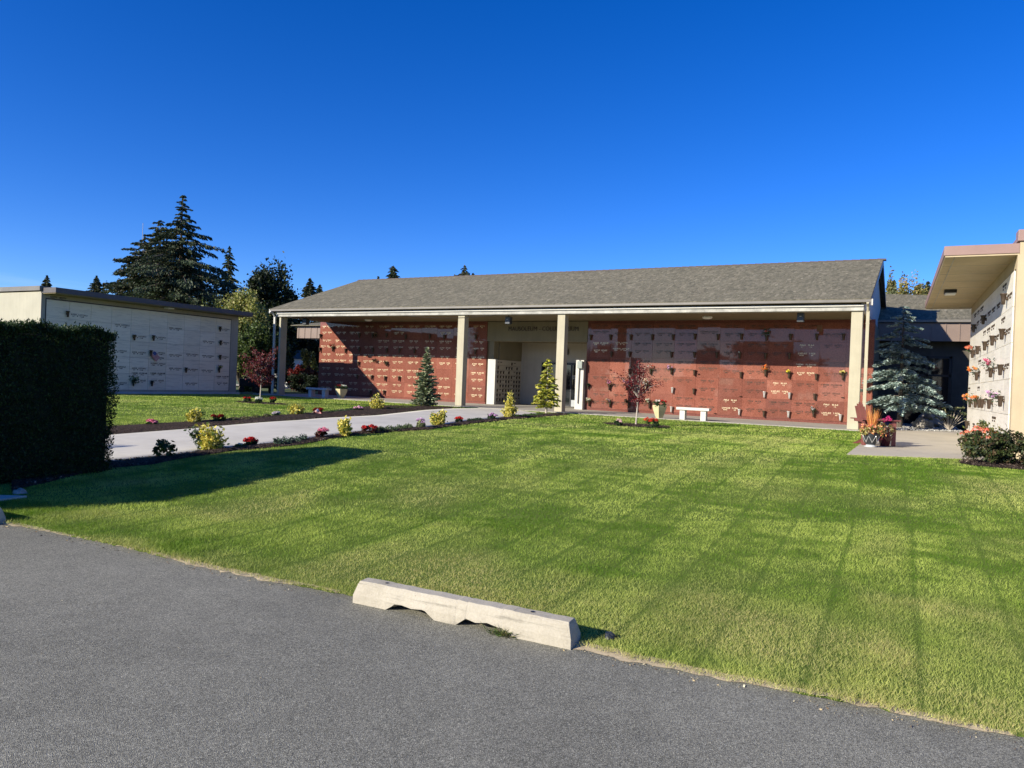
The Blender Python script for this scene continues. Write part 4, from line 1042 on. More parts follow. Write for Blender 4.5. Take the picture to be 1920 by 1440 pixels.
flower_clump('flower_clump', 511, 757, 745, 15, 'dark red flower clump right of the crimson maple trunk', RED, n_h=5, group=G4)
flower_clump('flower_clump', 1160, 800, 787, 17, 'blush pink flower clump left of the dark red maple sapling', [(0.8, 0.6, 0.58), (0.75, 0.45, 0.48)], n_h=4, group=G4)
flower_clump('flower_clump', 1220, 804, 782, 28, 'scarlet geranium-like clump right of the dark red maple sapling', [(0.6, 0.03, 0.02), (0.7, 0.08, 0.04)], n_h=8, hs=0.06, group=G4)

# --- big blue spruce by the right corner of the porch
qs = np.array([0.22, 28.7, 0.05])
BS = [(0.20, 0.28, 0.25), (0.34, 0.43, 0.39), (0.12, 0.17, 0.16), (0.52, 0.60, 0.54)]
conifer('blue_spruce', qs, topz(qs, 572), 1.42, 'tall blue spruce, upper half shaded, between the porch corner and link building', BS, n_w=19, per=8, droop=0.16, leafL=0.062, dens=330, base=0.17, power=0.6, wr=0.3, hang=0.1, ragged=0.4, wts=[4, 3, 2, 2], flatw=0.24)

# --- azalea / laurel bush, rhododendron, rocks
q = np.array([1.85, 15.35, -0.02]); t = thing('azalea_bush', q, 'large dark leaved bush in mulch at the right edge, below the marble wall', 'bush')
cl = Cloud(); LB_ = [(0.05, 0.07, 0.02), (0.03, 0.045, 0.018), (0.09, 0.06, 0.03), (0.13, 0.14, 0.06)]
for dx, dy, r_, h_ in ((-0.35, 0.0, 0.42, 0.62), (0.1, 0.1, 0.5, 0.66), (0.65, 0.0, 0.55, 0.74), (1.2, 0.1, 0.5, 0.7)):
    crown(cl, q + [dx, dy, h_ * 0.52], (r_, r_, h_ * 0.44), 2600, 0.032, LB_, 60, [4, 4, 2, 1], 0.22)
m = MB()
for i in range(26):
    a = random.random() * 6.28; r_ = random.uniform(0.2, 0.6); c0 = q + [random.uniform(-.3, 1.1), random.uniform(-.1, .1), 0]
    m.tube([c0, c0 + [r_ * .5 * math.cos(a), r_ * .4 * math.sin(a), 0.3], c0 + [r_ * math.cos(a), r_ * .8 * math.sin(a), random.uniform(0.45, 0.78)]], [0.01, 0.006, 0.002], 4, False)
m.build('stem', MT['bark'], t); cl.build('foliage', MT['leaf'], t)
q = np.array([1.55, 17.1, 0.0]); t = thing('azalea', q, 'salmon orange azalea blooming behind the large dark bush, against marble wall', 'plant')
cl = Cloud(); crown(cl, q + [0, 0, 0.35], (0.38, 0.3, 0.3), 900, 0.03, [(0.12, 0.14, 0.03), (0.2, 0.18, 0.04)], 30); cl.build('leaves', MT['leaf'], t)
cl = Cloud()
for i in range(26):
    a = random.random() * 6.28; f = random.random() ** .5; puff(cl, q + [0.36 * f * math.cos(a), 0.28 * f * math.sin(a), 0.62 - 0.22 * f], 0.05, 34, 0.022, SALM)
cl.build('flowers', MT['petal'], t)
q = np.array([1.72, 29.0, 0.05]); t = thing('rhododendron', q, 'sparse pale leaved shrub in the gravel beside the grey rock', 'bush')
cl = Cloud(); m = MB()
for i in range(22):
    a = i * 2.4; r_ = random.uniform(0.15, 0.62); tip = q + [r_ * math.cos(a), r_ * 0.7 * math.sin(a), random.uniform(0.25, 0.78)]
    m.tube([q, (q + tip) / 2 + [0, 0, .03], tip], [0.012, 0.008, 0.004], 5, False)
    n = 16; d = rdir(n); d[:, 2] = d[:, 2] * 0.5 + 0.1; cl.add(tip + unit(d) * 0.05, d, 0.06, 0.017, pal(n, [(0.14, 0.16, 0.07), (0.26, 0.25, 0.12), (0.06, 0.09, 0.04)]))
m.build('stem', MT['palebark'], t); cl.build('leaves', MT['leaf'], t)
def rock(c, r, label, name='rock', mt='rock', seed=1, group=None, sq=0.7):
    import mathutils
    bm_ = MB(); c = np.array(c, float); n = 12; m_ = 8; V = []
    me = bpy.data.meshes.new(name)
    for j in range(m_ + 1):
        ph = math.pi * j / m_
        for i in range(n):
            th = 2 * math.pi * i / n; d = np.array([math.sin(ph) * math.cos(th), math.sin(ph) * math.sin(th), math.cos(ph)])
            k = 1 + 0.45 * mathutils.noise.noise(Vector(d * 1.6 + seed * 3.1)) + 0.15 * mathutils.noise.noise(Vector(d * 4 + seed))
            V.append(d * k * r * [1, 1, sq])
    F = [(j * n + i, (j + 1) * n + i, (j + 1) * n + (i + 1) % n, j * n + (i + 1) % n) for j in range(m_) for i in range(n)]
    me.from_pydata([tuple(v) for v in V], [], F); me.update(); me.materials.append(MT[mt])
    o = link(name, me, org=c); return setm(o, label, 'rock', group)
rock((0.98, 29.6, 0.2), 0.32, 'angular grey boulder in the gravel left of the sparse shrub')
rock((1.25, 31.2, 0.3), 0.42, 'larger dark boulder in shade behind the sparse shrub', seed=5)
qd = onz(1141, 1196, -0.42); rock((qd[0], qd[1] + 0.03, -0.42), 0.034, 'small dark stone in the grass at right end of the wheel stop', seed=3, mt='blackpot')
qd = ong(3, 933); rock((qd[0], qd[1] + 0.2, qd[2] + .03), 0.07, 'pale rounded stone at the foot of the hedge by the left edge', seed=8)
# loose gravel stones
V = []; Fq = []
n = 2200; px_ = rng.uniform(-0.4, 2.1, n * 2); py_ = rng.uniform(26.3, 33, n * 2); k = pip(px_, py_, P_gr); px_, py_ = px_[k][:n], py_[k][:n]
base_ = np.array([(1, 0, 0), (0, 1, 0), (-1, 0, 0), (0, -1, 0), (0, 0, 1), (0, 0, -1)], float); ft = np.array([(0, 1, 4), (1, 2, 4), (2, 3, 4), (3, 0, 4), (1, 0, 5), (2, 1, 5), (3, 2, 5), (0, 3, 5)])
sz = rng.uniform(0.02, 0.05, (len(px_), 1, 1)); ang = rng.uniform(0, 6.28, len(px_)); ca, sa = np.cos(ang), np.sin(ang)
b = base_[None] * sz * rng.uniform(0.6, 1.3, (len(px_), 6, 1)) * [1, 0.8, 0.6]
b = np.stack([b[..., 0] * ca[:, None] - b[..., 1] * sa[:, None], b[..., 0] * sa[:, None] + b[..., 1] * ca[:, None], b[..., 2]], -1)
V = b + np.stack([px_, py_, np.full(len(px_), 0.045)], 1)[:, None]
F = (ft[None] + 6 * np.arange(len(px_))[:, None, None]).reshape(-1, 3)
MT['stonecol'] = foliage('river_stones', 0.8, 0.0)
o = npmesh('gravel', V.reshape(-1, 3), F, MT['stonecol'], cols=np.repeat(rng.uniform(0.2, 0.6, (len(px_), 1)) * [1, 0.96, 0.88], 6, axis=0)); setm(o, 'loose pale river stones covering the bed under the blue spruce', 'gravel', kind='stuff')

# ---------------------------------------------------------------- bouquets in the crypt vases
def bouquet(pos, cols, label, r=0.1, n=8, lcols=DKG, out=(0, -1, 0), leaf=0.03, drop=0):
    pos = np.array(pos, float); out = np.array(out, float); t = thing('bouquet', pos, label, 'flowers', 'bouquets in the crypt wall vases'); cl = Cloud(); k = 90
    P = pos + out * 0.05 + rng.normal(0, 1, (k, 3)) * [r * .6, r * .6, r * 0.55]; cl.add(P, rdir(k), leaf, leaf * .4, pal(k, lcols)); cl.build('leaves', MT['leaf'], t)
    fl = Cloud()
    for i in range(n):
        d = rdir(1)[0]; c = pos + out * (0.07 + r * 0.4) + d * r * 0.8 * np.array([1, 1, 0.7]) + [0, 0, r * 0.5 - drop]; puff(fl, c, 0.032, 26, 0.018, cols, half=False)
    fl.build('flowers', MT['petal'], t)
def wb(u, v, *a, **k): q = ony(u, v, W); x_, y_ = turn(q[0], W - 0.08); bouquet((x_, y_, q[2]), *a, **k)
wb(1144, 718, PINK + MAUV, 'pink bouquet on the red granite, second vase right of the entrance pier', r=0.12)
wb(1177, 718, MAUV, 'lilac bouquet just left of the dark red maple trunk, on red granite', r=0.13, n=10)
wb(1214, 720, WHT + [(0.5, 0.5, 0.55)], 'silver white bouquet directly right of the maple branches, mid wall', r=0.13)
wb(1222, 690, RED + WHT, 'red and white bouquet at the top right of the maple sapling', r=0.12)
wb(1258, 691, MAUV, 'lavender bouquet high in the sunlit granite, above the cream planter vase', r=0.11)
wb(1106, 751, WHT + [(0.6, 0.5, 0.2)], 'cream bouquet in the lowest vase next to the white entrance pier', r=0.1)
wb(1143, 753, [(0.7, 0.65, 0.3), (0.3, 0.1, 0.3)], 'yellow green bouquet in the lowest row, second from the pier', r=0.1)
wb(1177, 753, [(0.5, 0.4, 0.3), (0.2, 0.15, 0.1)], 'withered brown bouquet in the lowest row, left of the maple trunk', r=0.08, n=4)
wb(1217, 753, WHT + [(0.4, 0.5, 0.2)], 'white bouquet with green leaves in the lowest row, right of maple trunk', r=0.09)
wb(1105, 722, [(0.03, 0.03, 0.02)], 'dark withered bouquet in a mid row vase beside the entrance pier', r=0.06, n=3)
wb(1435, 692, ORG_, 'bright orange and yellow bouquet high on the sunlit right granite wall', r=0.14, n=11)
wb(1479, 697, [(0.85, 0.75, 0.08)], 'round lemon yellow bouquet right of the bright orange one', r=0.06, n=7)
wb(1580, 699, [(0.85, 0.72, 0.15), (0.8, 0.75, 0.5)], 'pale yellow bouquet close to the right porch column', r=0.08, n=6)
wb(1438, 624, [(0.7, 0.35, 0.33), (0.65, 0.2, 0.2)], 'pink rose bouquet in the shaded top crypt row of the right wall', r=0.12, n=6, lcols=[(0.05, 0.13, 0.09)], leaf=0.04)
wb(1526, 768, [(0.12, 0.12, 0.12), (0.75, 0.75, 0.75)], 'black and white bouquet in the lowest row near the right column', r=0.1, n=6)
wb(1388, 661, WHT, 'single tiny white bloom in a shaded vase of the right wall', r=0.02, n=1)
wb(708, 627, [(0.45, 0.22, 0.12), (0.4, 0.3, 0.2)], 'brown pink bouquet in the shaded top row of the left granite wall', r=0.1, n=5)
wb(626, 648, RED + [(0.1, 0.02, 0.02)], 'dark red bouquet in the sunlit patch at left end of the left wall', r=0.1, n=5)
wb(706, 676, [(0.02, 0.02, 0.02)], 'round black wreath-like bouquet on the sunlit left granite wall', r=0.09, n=6)
wb(726, 680, [(0.05, 0.06, 0.04), (0.2, 0.05, 0.05)], 'dark bouquet right of the round black one, left granite wall', r=0.08, n=4)
def rb(u, v, *a, **k): q = onx(u, v, RX); bouquet((RX - 0.08, q[1], q[2]), *a, out=(-1, 0, 0), **k)
rb(1831, 655, SALM, 'dull red bouquet in the second row at the far end of the marble wall', r=0.09)
rb(1839, 696, ORG_, 'orange bouquet in the middle row at the far end of the marble wall', r=0.12, n=9)
rb(1867, 684, PINK, 'large pink bouquet in the middle row of the white marble wall', r=0.12, n=9)
rb(1831, 749, ORG_ + [(0.85, 0.7, 0.2), (0.8, 0.5, 0.5)], 'orange yellow and pink bouquet low at the far end of the marble wall', r=0.14, n=10)
rb(1843, 748, ORG_, 'small fiery orange bouquet in the low row, between the marble wall vases', r=0.07, n=6)
rb(1879, 745, MAUV, 'lilac bouquet in the low row of the marble wall, nearest the corner', r=0.12, n=8)
rb(1856, 794, WHT + GREEN, 'faint white and green sprig just above the azalea on the marble wall', r=0.06, n=3, lcols=GREEN)
def lb_(u, v, *a, **k): q = onx(u, v, LX); bouquet((LX + 0.08, q[1], q[2]), *a, out=(1, 0, 0), **k)
lb_(248, 712, [(0.25, 0.28, 0.08)], 'drooping green bouquet low on the left mausoleum wall', r=0.14, n=4, lcols=GREEN, leaf=0.05)
lb_(409, 688, [(0.5, 0.42, 0.08)], 'ochre yellow bouquet at the right end of the left mausoleum wall', r=0.07, n=5)

# ---------------------------------------------------------------- benches, urns, chair, pots, wheel stops
def bench(c, L, H, D, mt, label, leg_in=0.12):
    t = thing('stone_bench', c, label, 'bench'); x, y, z = c
    MB().box(x - L / 2, x + L / 2, y - D / 2, y + D / 2, z + H - 0.09, z + H).build('seat', MT[mt], t, 0.01)
    for s in (-1, 1):
        xx = x + s * (L / 2 - leg_in - 0.08); MB().box(xx - 0.09, xx + 0.09, y - D * 0.36, y + D * 0.36, z, z + H - 0.09).build('leg', MT[mt], t, 0.008)
bench((-5.95, 25.0, 0.05), 1.1, 0.42, 0.36, 'benchw', 'white stone bench in sun before the right granite wall')
bench((-23.2, 25.95, 0.05), 1.2, 0.42, 0.36, 'benchg', 'grey stone bench in shade at left end of the porch')
def urn(c, h, r, label, fcols, rot=0.3, lcols=DKG):
    c = np.array(c, float); t = thing('urn_planter', c, label, 'planter'); m = MB(); prof = [(0.45, 0), (0.62, 0.2), (0.85, 0.55), (1.0, 0.85), (1.0, 1.0)]
    rings = []
    for k, z in prof:
        rings.append([(c[0] + r * k * math.cos(rot + math.pi / 2 * i), c[1] + r * k * math.sin(rot + math.pi / 2 * i), c[2] + h * z) for i in range(4)])
    m.poly(rings[0][::-1])
    for a, b in zip(rings, rings[1:]):
        for i in range(4): m.poly([a[i], a[(i + 1) % 4], b[(i + 1) % 4], b[i]])
    m.build('pot', MT['urn'], t)
    MB().poly([(p_[0] * .96 + c[0] * .04, p_[1] * .96 + c[1] * .04, p_[2] - 0.03) for p_ in rings[-1]]).build('soil', MT['soil'], t)
    cl = Cloud(); crown(cl, c + [0, 0, h + 0.06], (r * 1.0, r * 1.0, 0.12), 300, 0.035, lcols, 14); cl.build('leaves', MT['leaf'], t)
    fl = Cloud()
    for i in range(9):
        a = i * 2.4; f = random.random() ** .5; s = RW[:, 0].dot([math.cos(a), math.sin(a), 0])
        puff(fl, c + [r * f * math.cos(a), r * f * math.sin(a), h + 0.17 - 0.06 * f], 0.05, 50, 0.02, fcols[0] if s < 0 else fcols[1])
    fl.build('flowers', MT['petal'], t)
urn((-7.12, 25.0, 0.05), 0.44, 0.24, 'cream square urn with white and red flowers, left of the white bench', (WHT + [(0.8, 0.4, 0.4)], RED), 0.15)
urn((-22.05, 26.15, 0.05), 0.42, 0.27, 'cream tapered urn with dark red and white flowers at left end of porch', (DRED, WHT), math.radians(-62) )

# wheel stops
def wheel_stop(x0, x1, y, z, label, notches):
    t = [0, 0.02, 0.98, 1.0]
    for a, b in notches: t += [a, a + 0.045, b - 0.045, b]
    t = sorted(set(t + list(np.linspace(0.05, 0.95, 19)))); L = x1 - x0; V = []; F = []
    for s in t:
        x = x0 + L * s; lift = 0
        for a, b in notches: lift = max(lift, min(max(0, (s - a) / 0.045), max(0, (b - s) / 0.045), 1) * (0.048 + 0.006 * math.sin(s * 60)))
        sh = 0.93 if s in (0, 1.0) else 1.0; h = 0.158; j = random.uniform(-0.002, 0.002)
        e = 0.035 * (1 - sh) / 0.07 if s in (0, 1) else 0
        dx = 0.03 * (1 if s < 0.5 else -1)
        prof = [(0.0, lift, 0), (0.0, max(lift + .002, 0.06), 0), (0.022, h - 0.022, 0.4), (0.034, h - 0.004, .5), (0.12, h, 0.5), (0.134, h - 0.02, .4), (0.156, 0.06, 0), (0.156, 0, 0)]
        for (yy, zz, kx) in prof:
            V.append((x + (dx * kx * 2 if s in (0, 1.0) else 0), y + yy + j, z + zz * (1 if s not in (0, 1.0) else 0.985) + (j if zz > 0.05 else 0)))
    k = 8
    for i in range(len(t) - 1):
        for j in range(k): F.append((i * k + j, i * k + (j + 1) % k, (i + 1) * k + (j + 1) % k, (i + 1) * k + j))
    o0 = np.array([x0, y, z]); me = bpy.data.meshes.new('wheel_stop')
    F += [tuple(reversed(range(k))) if False else tuple(range(k))[::-1], tuple((len(t) - 1) * k + j for j in range(k))]
    me.from_pydata([tuple(np.array(v) - o0) for v in V], [], F); me.update()
    bm_ = __import__('bmesh').new(); bm_.from_mesh(me); __import__('bmesh').ops.recalc_face_normals(bm_, faces=bm_.faces); bm_.to_mesh(me); bm_.free()
    me.materials.append(MT['stop'])
    rt = thing('wheel_stop', o0, label, 'wheel stop', 'concrete wheel stops along the asphalt edge')
    o = link('block', me, rt)
    b_ = o.modifiers.new('bevel', 'BEVEL'); b_.width = 0.005; b_.segments = 2; b_.limit_method = 'ANGLE'
    for s in (0.14, 0.82):
        MB().lathe((x0 + L * s, y + 0.08, z + 0.1565), [(0.012, 0), (0.014, 0.003), (0.008, 0.0035)], 10).build('anchor_bolt', MT['dark'], rt)
wheel_stop(-3.31, -1.66, 4.13, -0.45, 'cream concrete wheel stop with two drainage notches, in the foreground centre', [(0.17, 0.41), (0.51, 0.76)])
wheel_stop(-9.42, -7.72, 4.08, -0.45, 'grey shaded end of a second wheel stop, cut by the left edge', [(0.17, 0.41), (0.55, 0.78)])
q = np.array([onz(945, 1190, -0.45)[0], 4.13, -0.45]); t = thing('weed_tuft', q, 'tuft of grass growing from under the wheel stop onto asphalt', 'weed')
n = 130; a = rng.uniform(0, 6.28, n); D = np.stack([np.cos(a), np.sin(a) * 0.7 - 0.5, rng.uniform(0.2, 1.2, n)], 1); D = unit(D); L = rng.uniform(0.02, 0.05, n)
cl = Cloud(); cl.add(q + rng.normal(0, 1, (n, 3)) * [0.05, 0.015, 0.003] + D * L[:, None], D, L, 0.0028, pal(n, [(0.12, 0.18, 0.05), (0.3, 0.27, 0.13), (0.07, 0.12, 0.03)])); cl.build('blades', MT['grass'], t)

# adirondack chair
cpos = np.array([-0.36, 18.35, 0.035]); CH = thing('adirondack_chair', cpos, 'maroon slatted garden chair on the concrete patio, behind the potted plants', 'chair')
ANG = math.radians(22)
def chp(fn, name, bevel=0.004):
    m = MB(); fn(m); m.rot(cpos, ANG); return m.build(name, MT['redwood'], CH, bevel)
cx, cy, cz_ = cpos
for i in range(5):   # back slats, fan topped, facing +x
    yy = cy - 0.22 + i * 0.11; h = 0.93 - 0.035 * abs(i - 2) ** 1.3
    chp(lambda m: m.hexa([(cx - 0.20, yy - 0.05, cz_ + 0.26), (cx - 0.18, yy - 0.05, cz_ + 0.26), (cx - 0.18, yy + 0.05, cz_ + 0.26), (cx - 0.20, yy + 0.05, cz_ + 0.26)],
                         [(cx - 0.33, yy - 0.057, cz_ + h), (cx - 0.31, yy - 0.057, cz_ + h), (cx - 0.31, yy + 0.057, cz_ + h), (cx - 0.33, yy + 0.057, cz_ + h)]), 'back_slat')
for i in range(6):
    xx = cx - 0.18 + i * 0.095; zz = cz_ + 0.27 + i * 0.022
    chp(lambda m: m.box(xx, xx + 0.085, cy - 0.27, cy + 0.27, zz, zz + 0.02), 'seat_slat')
for s in (-1, 1):
    y0 = cy + s * 0.31
    chp(lambda m: m.box(cx - 0.38, cx + 0.42, y0 - 0.065, y0 + 0.065, cz_ + 0.55, cz_ + 0.572), 'armrest')
    chp(lambda m: m.box(cx + 0.26, cx + 0.35, y0 - 0.012, y0 + 0.012, cz_, cz_ + 0.548), 'leg')
    chp(lambda m: m.hexa([(cx - 0.33, y0 - 0.04 * s - .012, cz_), (cx - 0.22, y0 - 0.04 * s - .012, cz_), (cx - 0.22, y0 - 0.04 * s + .012, cz_), (cx - 0.33, y0 - 0.04 * s + .012, cz_)],
                         [(cx + 0.30, y0 - 0.04 * s - .012, cz_ + 0.26), (cx + 0.34, y0 - 0.04 * s - .012, cz_ + 0.38), (cx + 0.34, y0 - 0.04 * s + .012, cz_ + 0.38), (cx + 0.30, y0 - 0.04 * s + .012, cz_ + 0.26)]), 'leg')
chp(lambda m: m.box(cx - 0.32, cx - 0.295, cy - 0.31, cy + 0.31, cz_ + 0.50, cz_ + 0.57), 'crossbar')
chp(lambda m: m.box(cx - 0.30, cx - 0.27, cy - 0.27, cy - 0.10, cz_, cz_ + 0.5), 'leg')
# pots on the patio
q = onz(1632, 838, 0.035); q = np.array([q[0], q[1], 0.035]); P1 = thing('flower_pot', q, 'black footed pot with white zigzag pattern and orange flowers, by the maroon chair', 'planter')
s_ = topz(q, 814)
MB().lathe(q, [(0.12, 0), (0.13, 0.012), (0.09, 0.03), (0.085, 0.05)], 24).build('foot', MT['benchg'], P1, smooth_=True)
MB().lathe(q + [0, 0, 0.05], [(0.085, 0), (0.13, 0.06), (0.155, 0.15), (0.165, 0.21), (0.175, 0.215), (0.175, 0.235), (0.155, 0.235), (0.15, 0.21)], 24).build('pot', MT['blackpot'], P1)
m = MB(); rad = lambda z: 0.05 + np.interp(z, [0, 0.06, 0.15, 0.21], [0.085, 0.13, 0.155, 0.165]) - 0.05 + 0.003
zz = [(i * 2 * math.pi / 14, 0.05 if i % 2 else 0.19) for i in range(15)]
pts = []
for (a0, z0), (a1, z1) in zip(zz, zz[1:]):
    for k in range(6):
        f = k / 6; a = a0 + (a1 - a0) * f; z = z0 + (z1 - z0) * f; r_ = rad(z); pts.append(q + [r_ * math.cos(a), r_ * math.sin(a), 0.05 + z])
m.tube(pts, 0.006, 5, False).build('pattern', MT['vasel'], P1)
MB().lathe(q + [0, 0, 0.25], [(0.15, 0), (0.15, 0.005), (0.01, 0.012)], 20).build('soil', MT['soil'], P1)
cl = Cloud(); n = 420; a = rng.uniform(0, 6.28, n); D = unit(np.stack([np.cos(a) * .22, np.sin(a) * .22, np.ones(n)], 1) + rng.normal(0, .08, (n, 3))); L = rng.uniform(0.08, 0.17, n)
cl.add(q + [0.02, 0, 0.26] + D * L[:, None] * rng.uniform(1, 3.0, (n, 1)), D, L, 0.0035, pal(n, [(0.75, 0.30, 0.08), (0.8, 0.45, 0.15), (0.6, 0.2, 0.08)])); cl.build('ornamental_grass', MT['petal'], P1)
cl = Cloud(); crown(cl, q + [0, 0, 0.34], (0.22, 0.22, 0.12), 500, 0.03, [(0.4, 0.38, 0.1), (0.5, 0.2, 0.08), (0.15, 0.15, 0.04), (0.6, 0.5, 0.25)], 20); cl.build('leaves', MT['leaf'], P1)
fl = Cloud()
for i in range(14):
    a = i * 2.4; f = random.random() ** .5; puff(fl, q + [0.2 * f * math.cos(a), 0.2 * f * math.sin(a), 0.33 + 0.14 * random.random()], 0.03, 30, 0.018, [(0.85, 0.25, 0.15), (0.85, 0.4, 0.3), (0.85, 0.6, 0.2)])
fl.build('flowers', MT['petal'], P1)
q = np.array([-0.13, 18.05, 0.035]); P2 = thing('flower_pot', q, 'dark maroon glazed pot with yellow leaves and magenta bloom, right of the black pot', 'planter')
MB().lathe(q, [(0.085, 0), (0.09, 0.005), (0.13, 0.16), (0.15, 0.22), (0.145, 0.23), (0.13, 0.21)], 24).build('pot', MT['maroon'], P2, smooth_=True)
cl = Cloud(); crown(cl, q + [0, 0, 0.34], (0.17, 0.17, 0.17), 420, 0.028, [(0.55, 0.48, 0.15), (0.65, 0.6, 0.35), (0.25, 0.12, 0.05), (0.2, 0.04, 0.03)], 18); cl.build('leaves', MT['leaf'], P2)
fl = Cloud()
for o_ in ((0.06, 0, 0.60), (-0.03, 0.02, 0.56)): puff(fl, q + np.array(o_), 0.06 if o_[0] > 0 else 0.035, 90, 0.02, [(0.6, 0.05, 0.22), (0.5, 0.03, 0.15)], half=False)
for i in range(6): a = i * 2.4; puff(fl, q + [0.14 * math.cos(a), 0.14 * math.sin(a), 0.36 + 0.1 * random.random()], 0.022, 20, 0.015, [(0.8, 0.7, 0.3)])
fl.build('flowers', MT['petal'], P2)

# ---------------------------------------------------------------- things behind, left of the porch
q = np.array([-29.4, 27.6, 0.0]); t = thing('cart', q, 'black low utility cart parked beside the left mausoleum corner', 'cart')
MB().box(q[0] - 0.2, q[0] + 1.5, q[1] - 0.4, q[1] + 0.4, 0.32, 0.72).build('tub', MT['dark'], t, 0.03)
for dx in (0.05, 1.2):
    for s in (-1, 1):
        c0 = q + [dx, s * 0.42, 0.16]; MB().tube([c0 - [0, 0.04, 0], c0 + [0, 0.04, 0]], 0.16, 16).build('wheel', MT['dark'], t)
MB().tube([q + [1.5, 0, 0.4], q + [2.0, 0, 0.5], q + [2.2, 0, 0.9]], 0.02, 6).build('handle', MT['dark'], t)
# picket-like dark fence and sheds beyond
t = thing('fence', (-45, 44, 0), 'dark picket fence seen between the left mausoleum and the porch', 'fence')
m = MB()
for i in range(60): x = -56 + i * 0.45; m.box(x, x + 0.1, 44, 44.04, 0, 1.25)
m.build('pickets', MT['beam'], t); m = MB(); m.box(-56, -29, 44.04, 44.1, 0.3, 0.4); m.box(-56, -29, 44.04, 44.1, 0.95, 1.05); m.build('rail', MT['beam'], t)
q = at_depth(548, 690, 56); t = thing('shed', (q[0], q[1], 0), 'pale blue grey shed glimpsed beyond the porch, right of the left end column', 'shed')
m = MB(); m.box(q[0] - 1.1, q[0] + 1.1, q[1] - 1, q[1] + 1, 0, 2.1); m.build('wall', MT['bluew'], t); m = MB(); m.prism([(q[0] - 1.3, q[1] - 1.1, 2.1), (q[0] + 1.3, q[1] - 1.1, 2.1), (q[0], q[1] - 1.1, 2.8)], (0, 0, 0), (0, 2.2, 0)); m.build('roof', MT['fasc'], t)

def far_tree(u, v_top, D, wpx, kind, label, vbase=None, **k):
    q = at_depth(u, 690, D); loc = np.array([q[0], q[1], -0.02]); H = topz(loc, v_top); R = wpx / 2 / (FPX / D)
    if kind == 'c': return conifer('fir_tree' if 'name' not in k else k.pop('name'), loc, H, R, label, k.pop('cols', FIR), **k)
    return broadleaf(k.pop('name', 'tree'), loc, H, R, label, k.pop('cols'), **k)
FIR = [(0.045, 0.068, 0.032), (0.065, 0.085, 0.038), (0.03, 0.046, 0.024), (0.12, 0.10, 0.06)]
gB = 'trees standing beyond the buildings'
far_tree(331, 368, 56, 190, 'c', 'tall ragged dark cedar towering over the left mausoleum roof', name='cedar_tree', n_w=44, per=10, droop=0.12, leafL=0.11, dens=300, base=0.3, ragged=0.85, hang=1.4, wts=[4, 3, 3, 1], group=gB, lean=0.0, flatw=0.34,
         rfun=lambda f: float(np.interp(f, [0.3, 0.5, 0.62, 0.72, 0.8, 0.9, 1.0], [1.0, 1.0, 0.85, 0.6, 0.38, 0.2, 0.04])))
far_tree(262, 440, 58, 115, 'c', 'broad lower cedar crown left of the tallest one, with thin bare top', name='cedar_tree', n_w=32, per=9, droop=0.05, leafL=0.11, dens=230, base=0.3, ragged=0.75, hang=1.3, group=gB, flatw=0.4, rfun=lambda f: float(np.interp(f, [0.3, 0.6, 0.8, 0.92, 0.97, 1.0], [1.0, 0.95, 0.7, 0.4, 0.1, 0.02])))
far_tree(292, 412, 57, 120, 'c', 'middle cedar crown filling between the tall cedar and the mast', name='cedar_tree', n_w=34, per=9, droop=0.1, leafL=0.11, dens=230, base=0.3, ragged=0.8, hang=1.4, group=gB, flatw=0.36, rfun=lambda f: float(np.interp(f, [0.3, 0.55, 0.75, 0.9, 0.97, 1.0], [1.0, 1.0, 0.75, 0.4, 0.15, 0.02])))
far_tree(422, 462, 62, 95, 'c', 'slender drooping fir just right of the big cedar', n_w=40, per=10, droop=0.3, leafL=0.14, dens=110, base=0.1, ragged=0.45, hang=1.2, group=gB, cols=[(0.05, 0.075, 0.035), (0.07, 0.095, 0.04), (0.035, 0.05, 0.03)], power=0.75)
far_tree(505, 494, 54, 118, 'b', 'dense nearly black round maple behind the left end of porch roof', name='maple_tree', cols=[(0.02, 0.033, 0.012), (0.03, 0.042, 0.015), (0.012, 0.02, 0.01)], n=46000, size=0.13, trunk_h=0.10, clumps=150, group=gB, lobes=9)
far_tree(452, 540, 46, 105, 'b', 'yellow green birch-like tree rising behind the left mausoleum end', name='birch_tree', cols=[(0.22, 0.24, 0.05), (0.32, 0.31, 0.09), (0.12, 0.15, 0.035), (0.38, 0.34, 0.14)], n=19000, size=0.085, trunk_h=0.08, clumps=120, group=gB, lobes=8)
far_tree(392, 566, 50, 85, 'b', 'olive green bushy tree between the cedar and the yellow green birch', cols=[(0.09, 0.11, 0.035), (0.06, 0.08, 0.025), (0.14, 0.15, 0.05)], n=9000, size=0.10, trunk_h=0.1, clumps=60, group=gB)
far_tree(478, 600, 43, 80, 'b', 'mid green tree filling the gap between left mausoleum and end column', cols=[(0.07, 0.11, 0.025), (0.10, 0.14, 0.035), (0.04, 0.06, 0.018)], n=12000, size=0.085, trunk_h=0.05, clumps=80, group=gB)
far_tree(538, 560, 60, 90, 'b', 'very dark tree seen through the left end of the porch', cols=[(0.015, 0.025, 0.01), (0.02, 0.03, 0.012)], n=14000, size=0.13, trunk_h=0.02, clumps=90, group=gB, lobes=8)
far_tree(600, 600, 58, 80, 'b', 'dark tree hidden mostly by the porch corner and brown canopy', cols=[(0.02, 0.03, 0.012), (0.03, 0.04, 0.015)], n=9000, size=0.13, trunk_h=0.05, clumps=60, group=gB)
far_tree(578, 648, 47, 34, 'b', 'small olive tree lit by sun below the brown canopy', cols=[(0.16, 0.16, 0.05), (0.24, 0.22, 0.08), (0.09, 0.11, 0.03)], n=3000, size=0.07, trunk_h=0.2, clumps=36, group=gB)
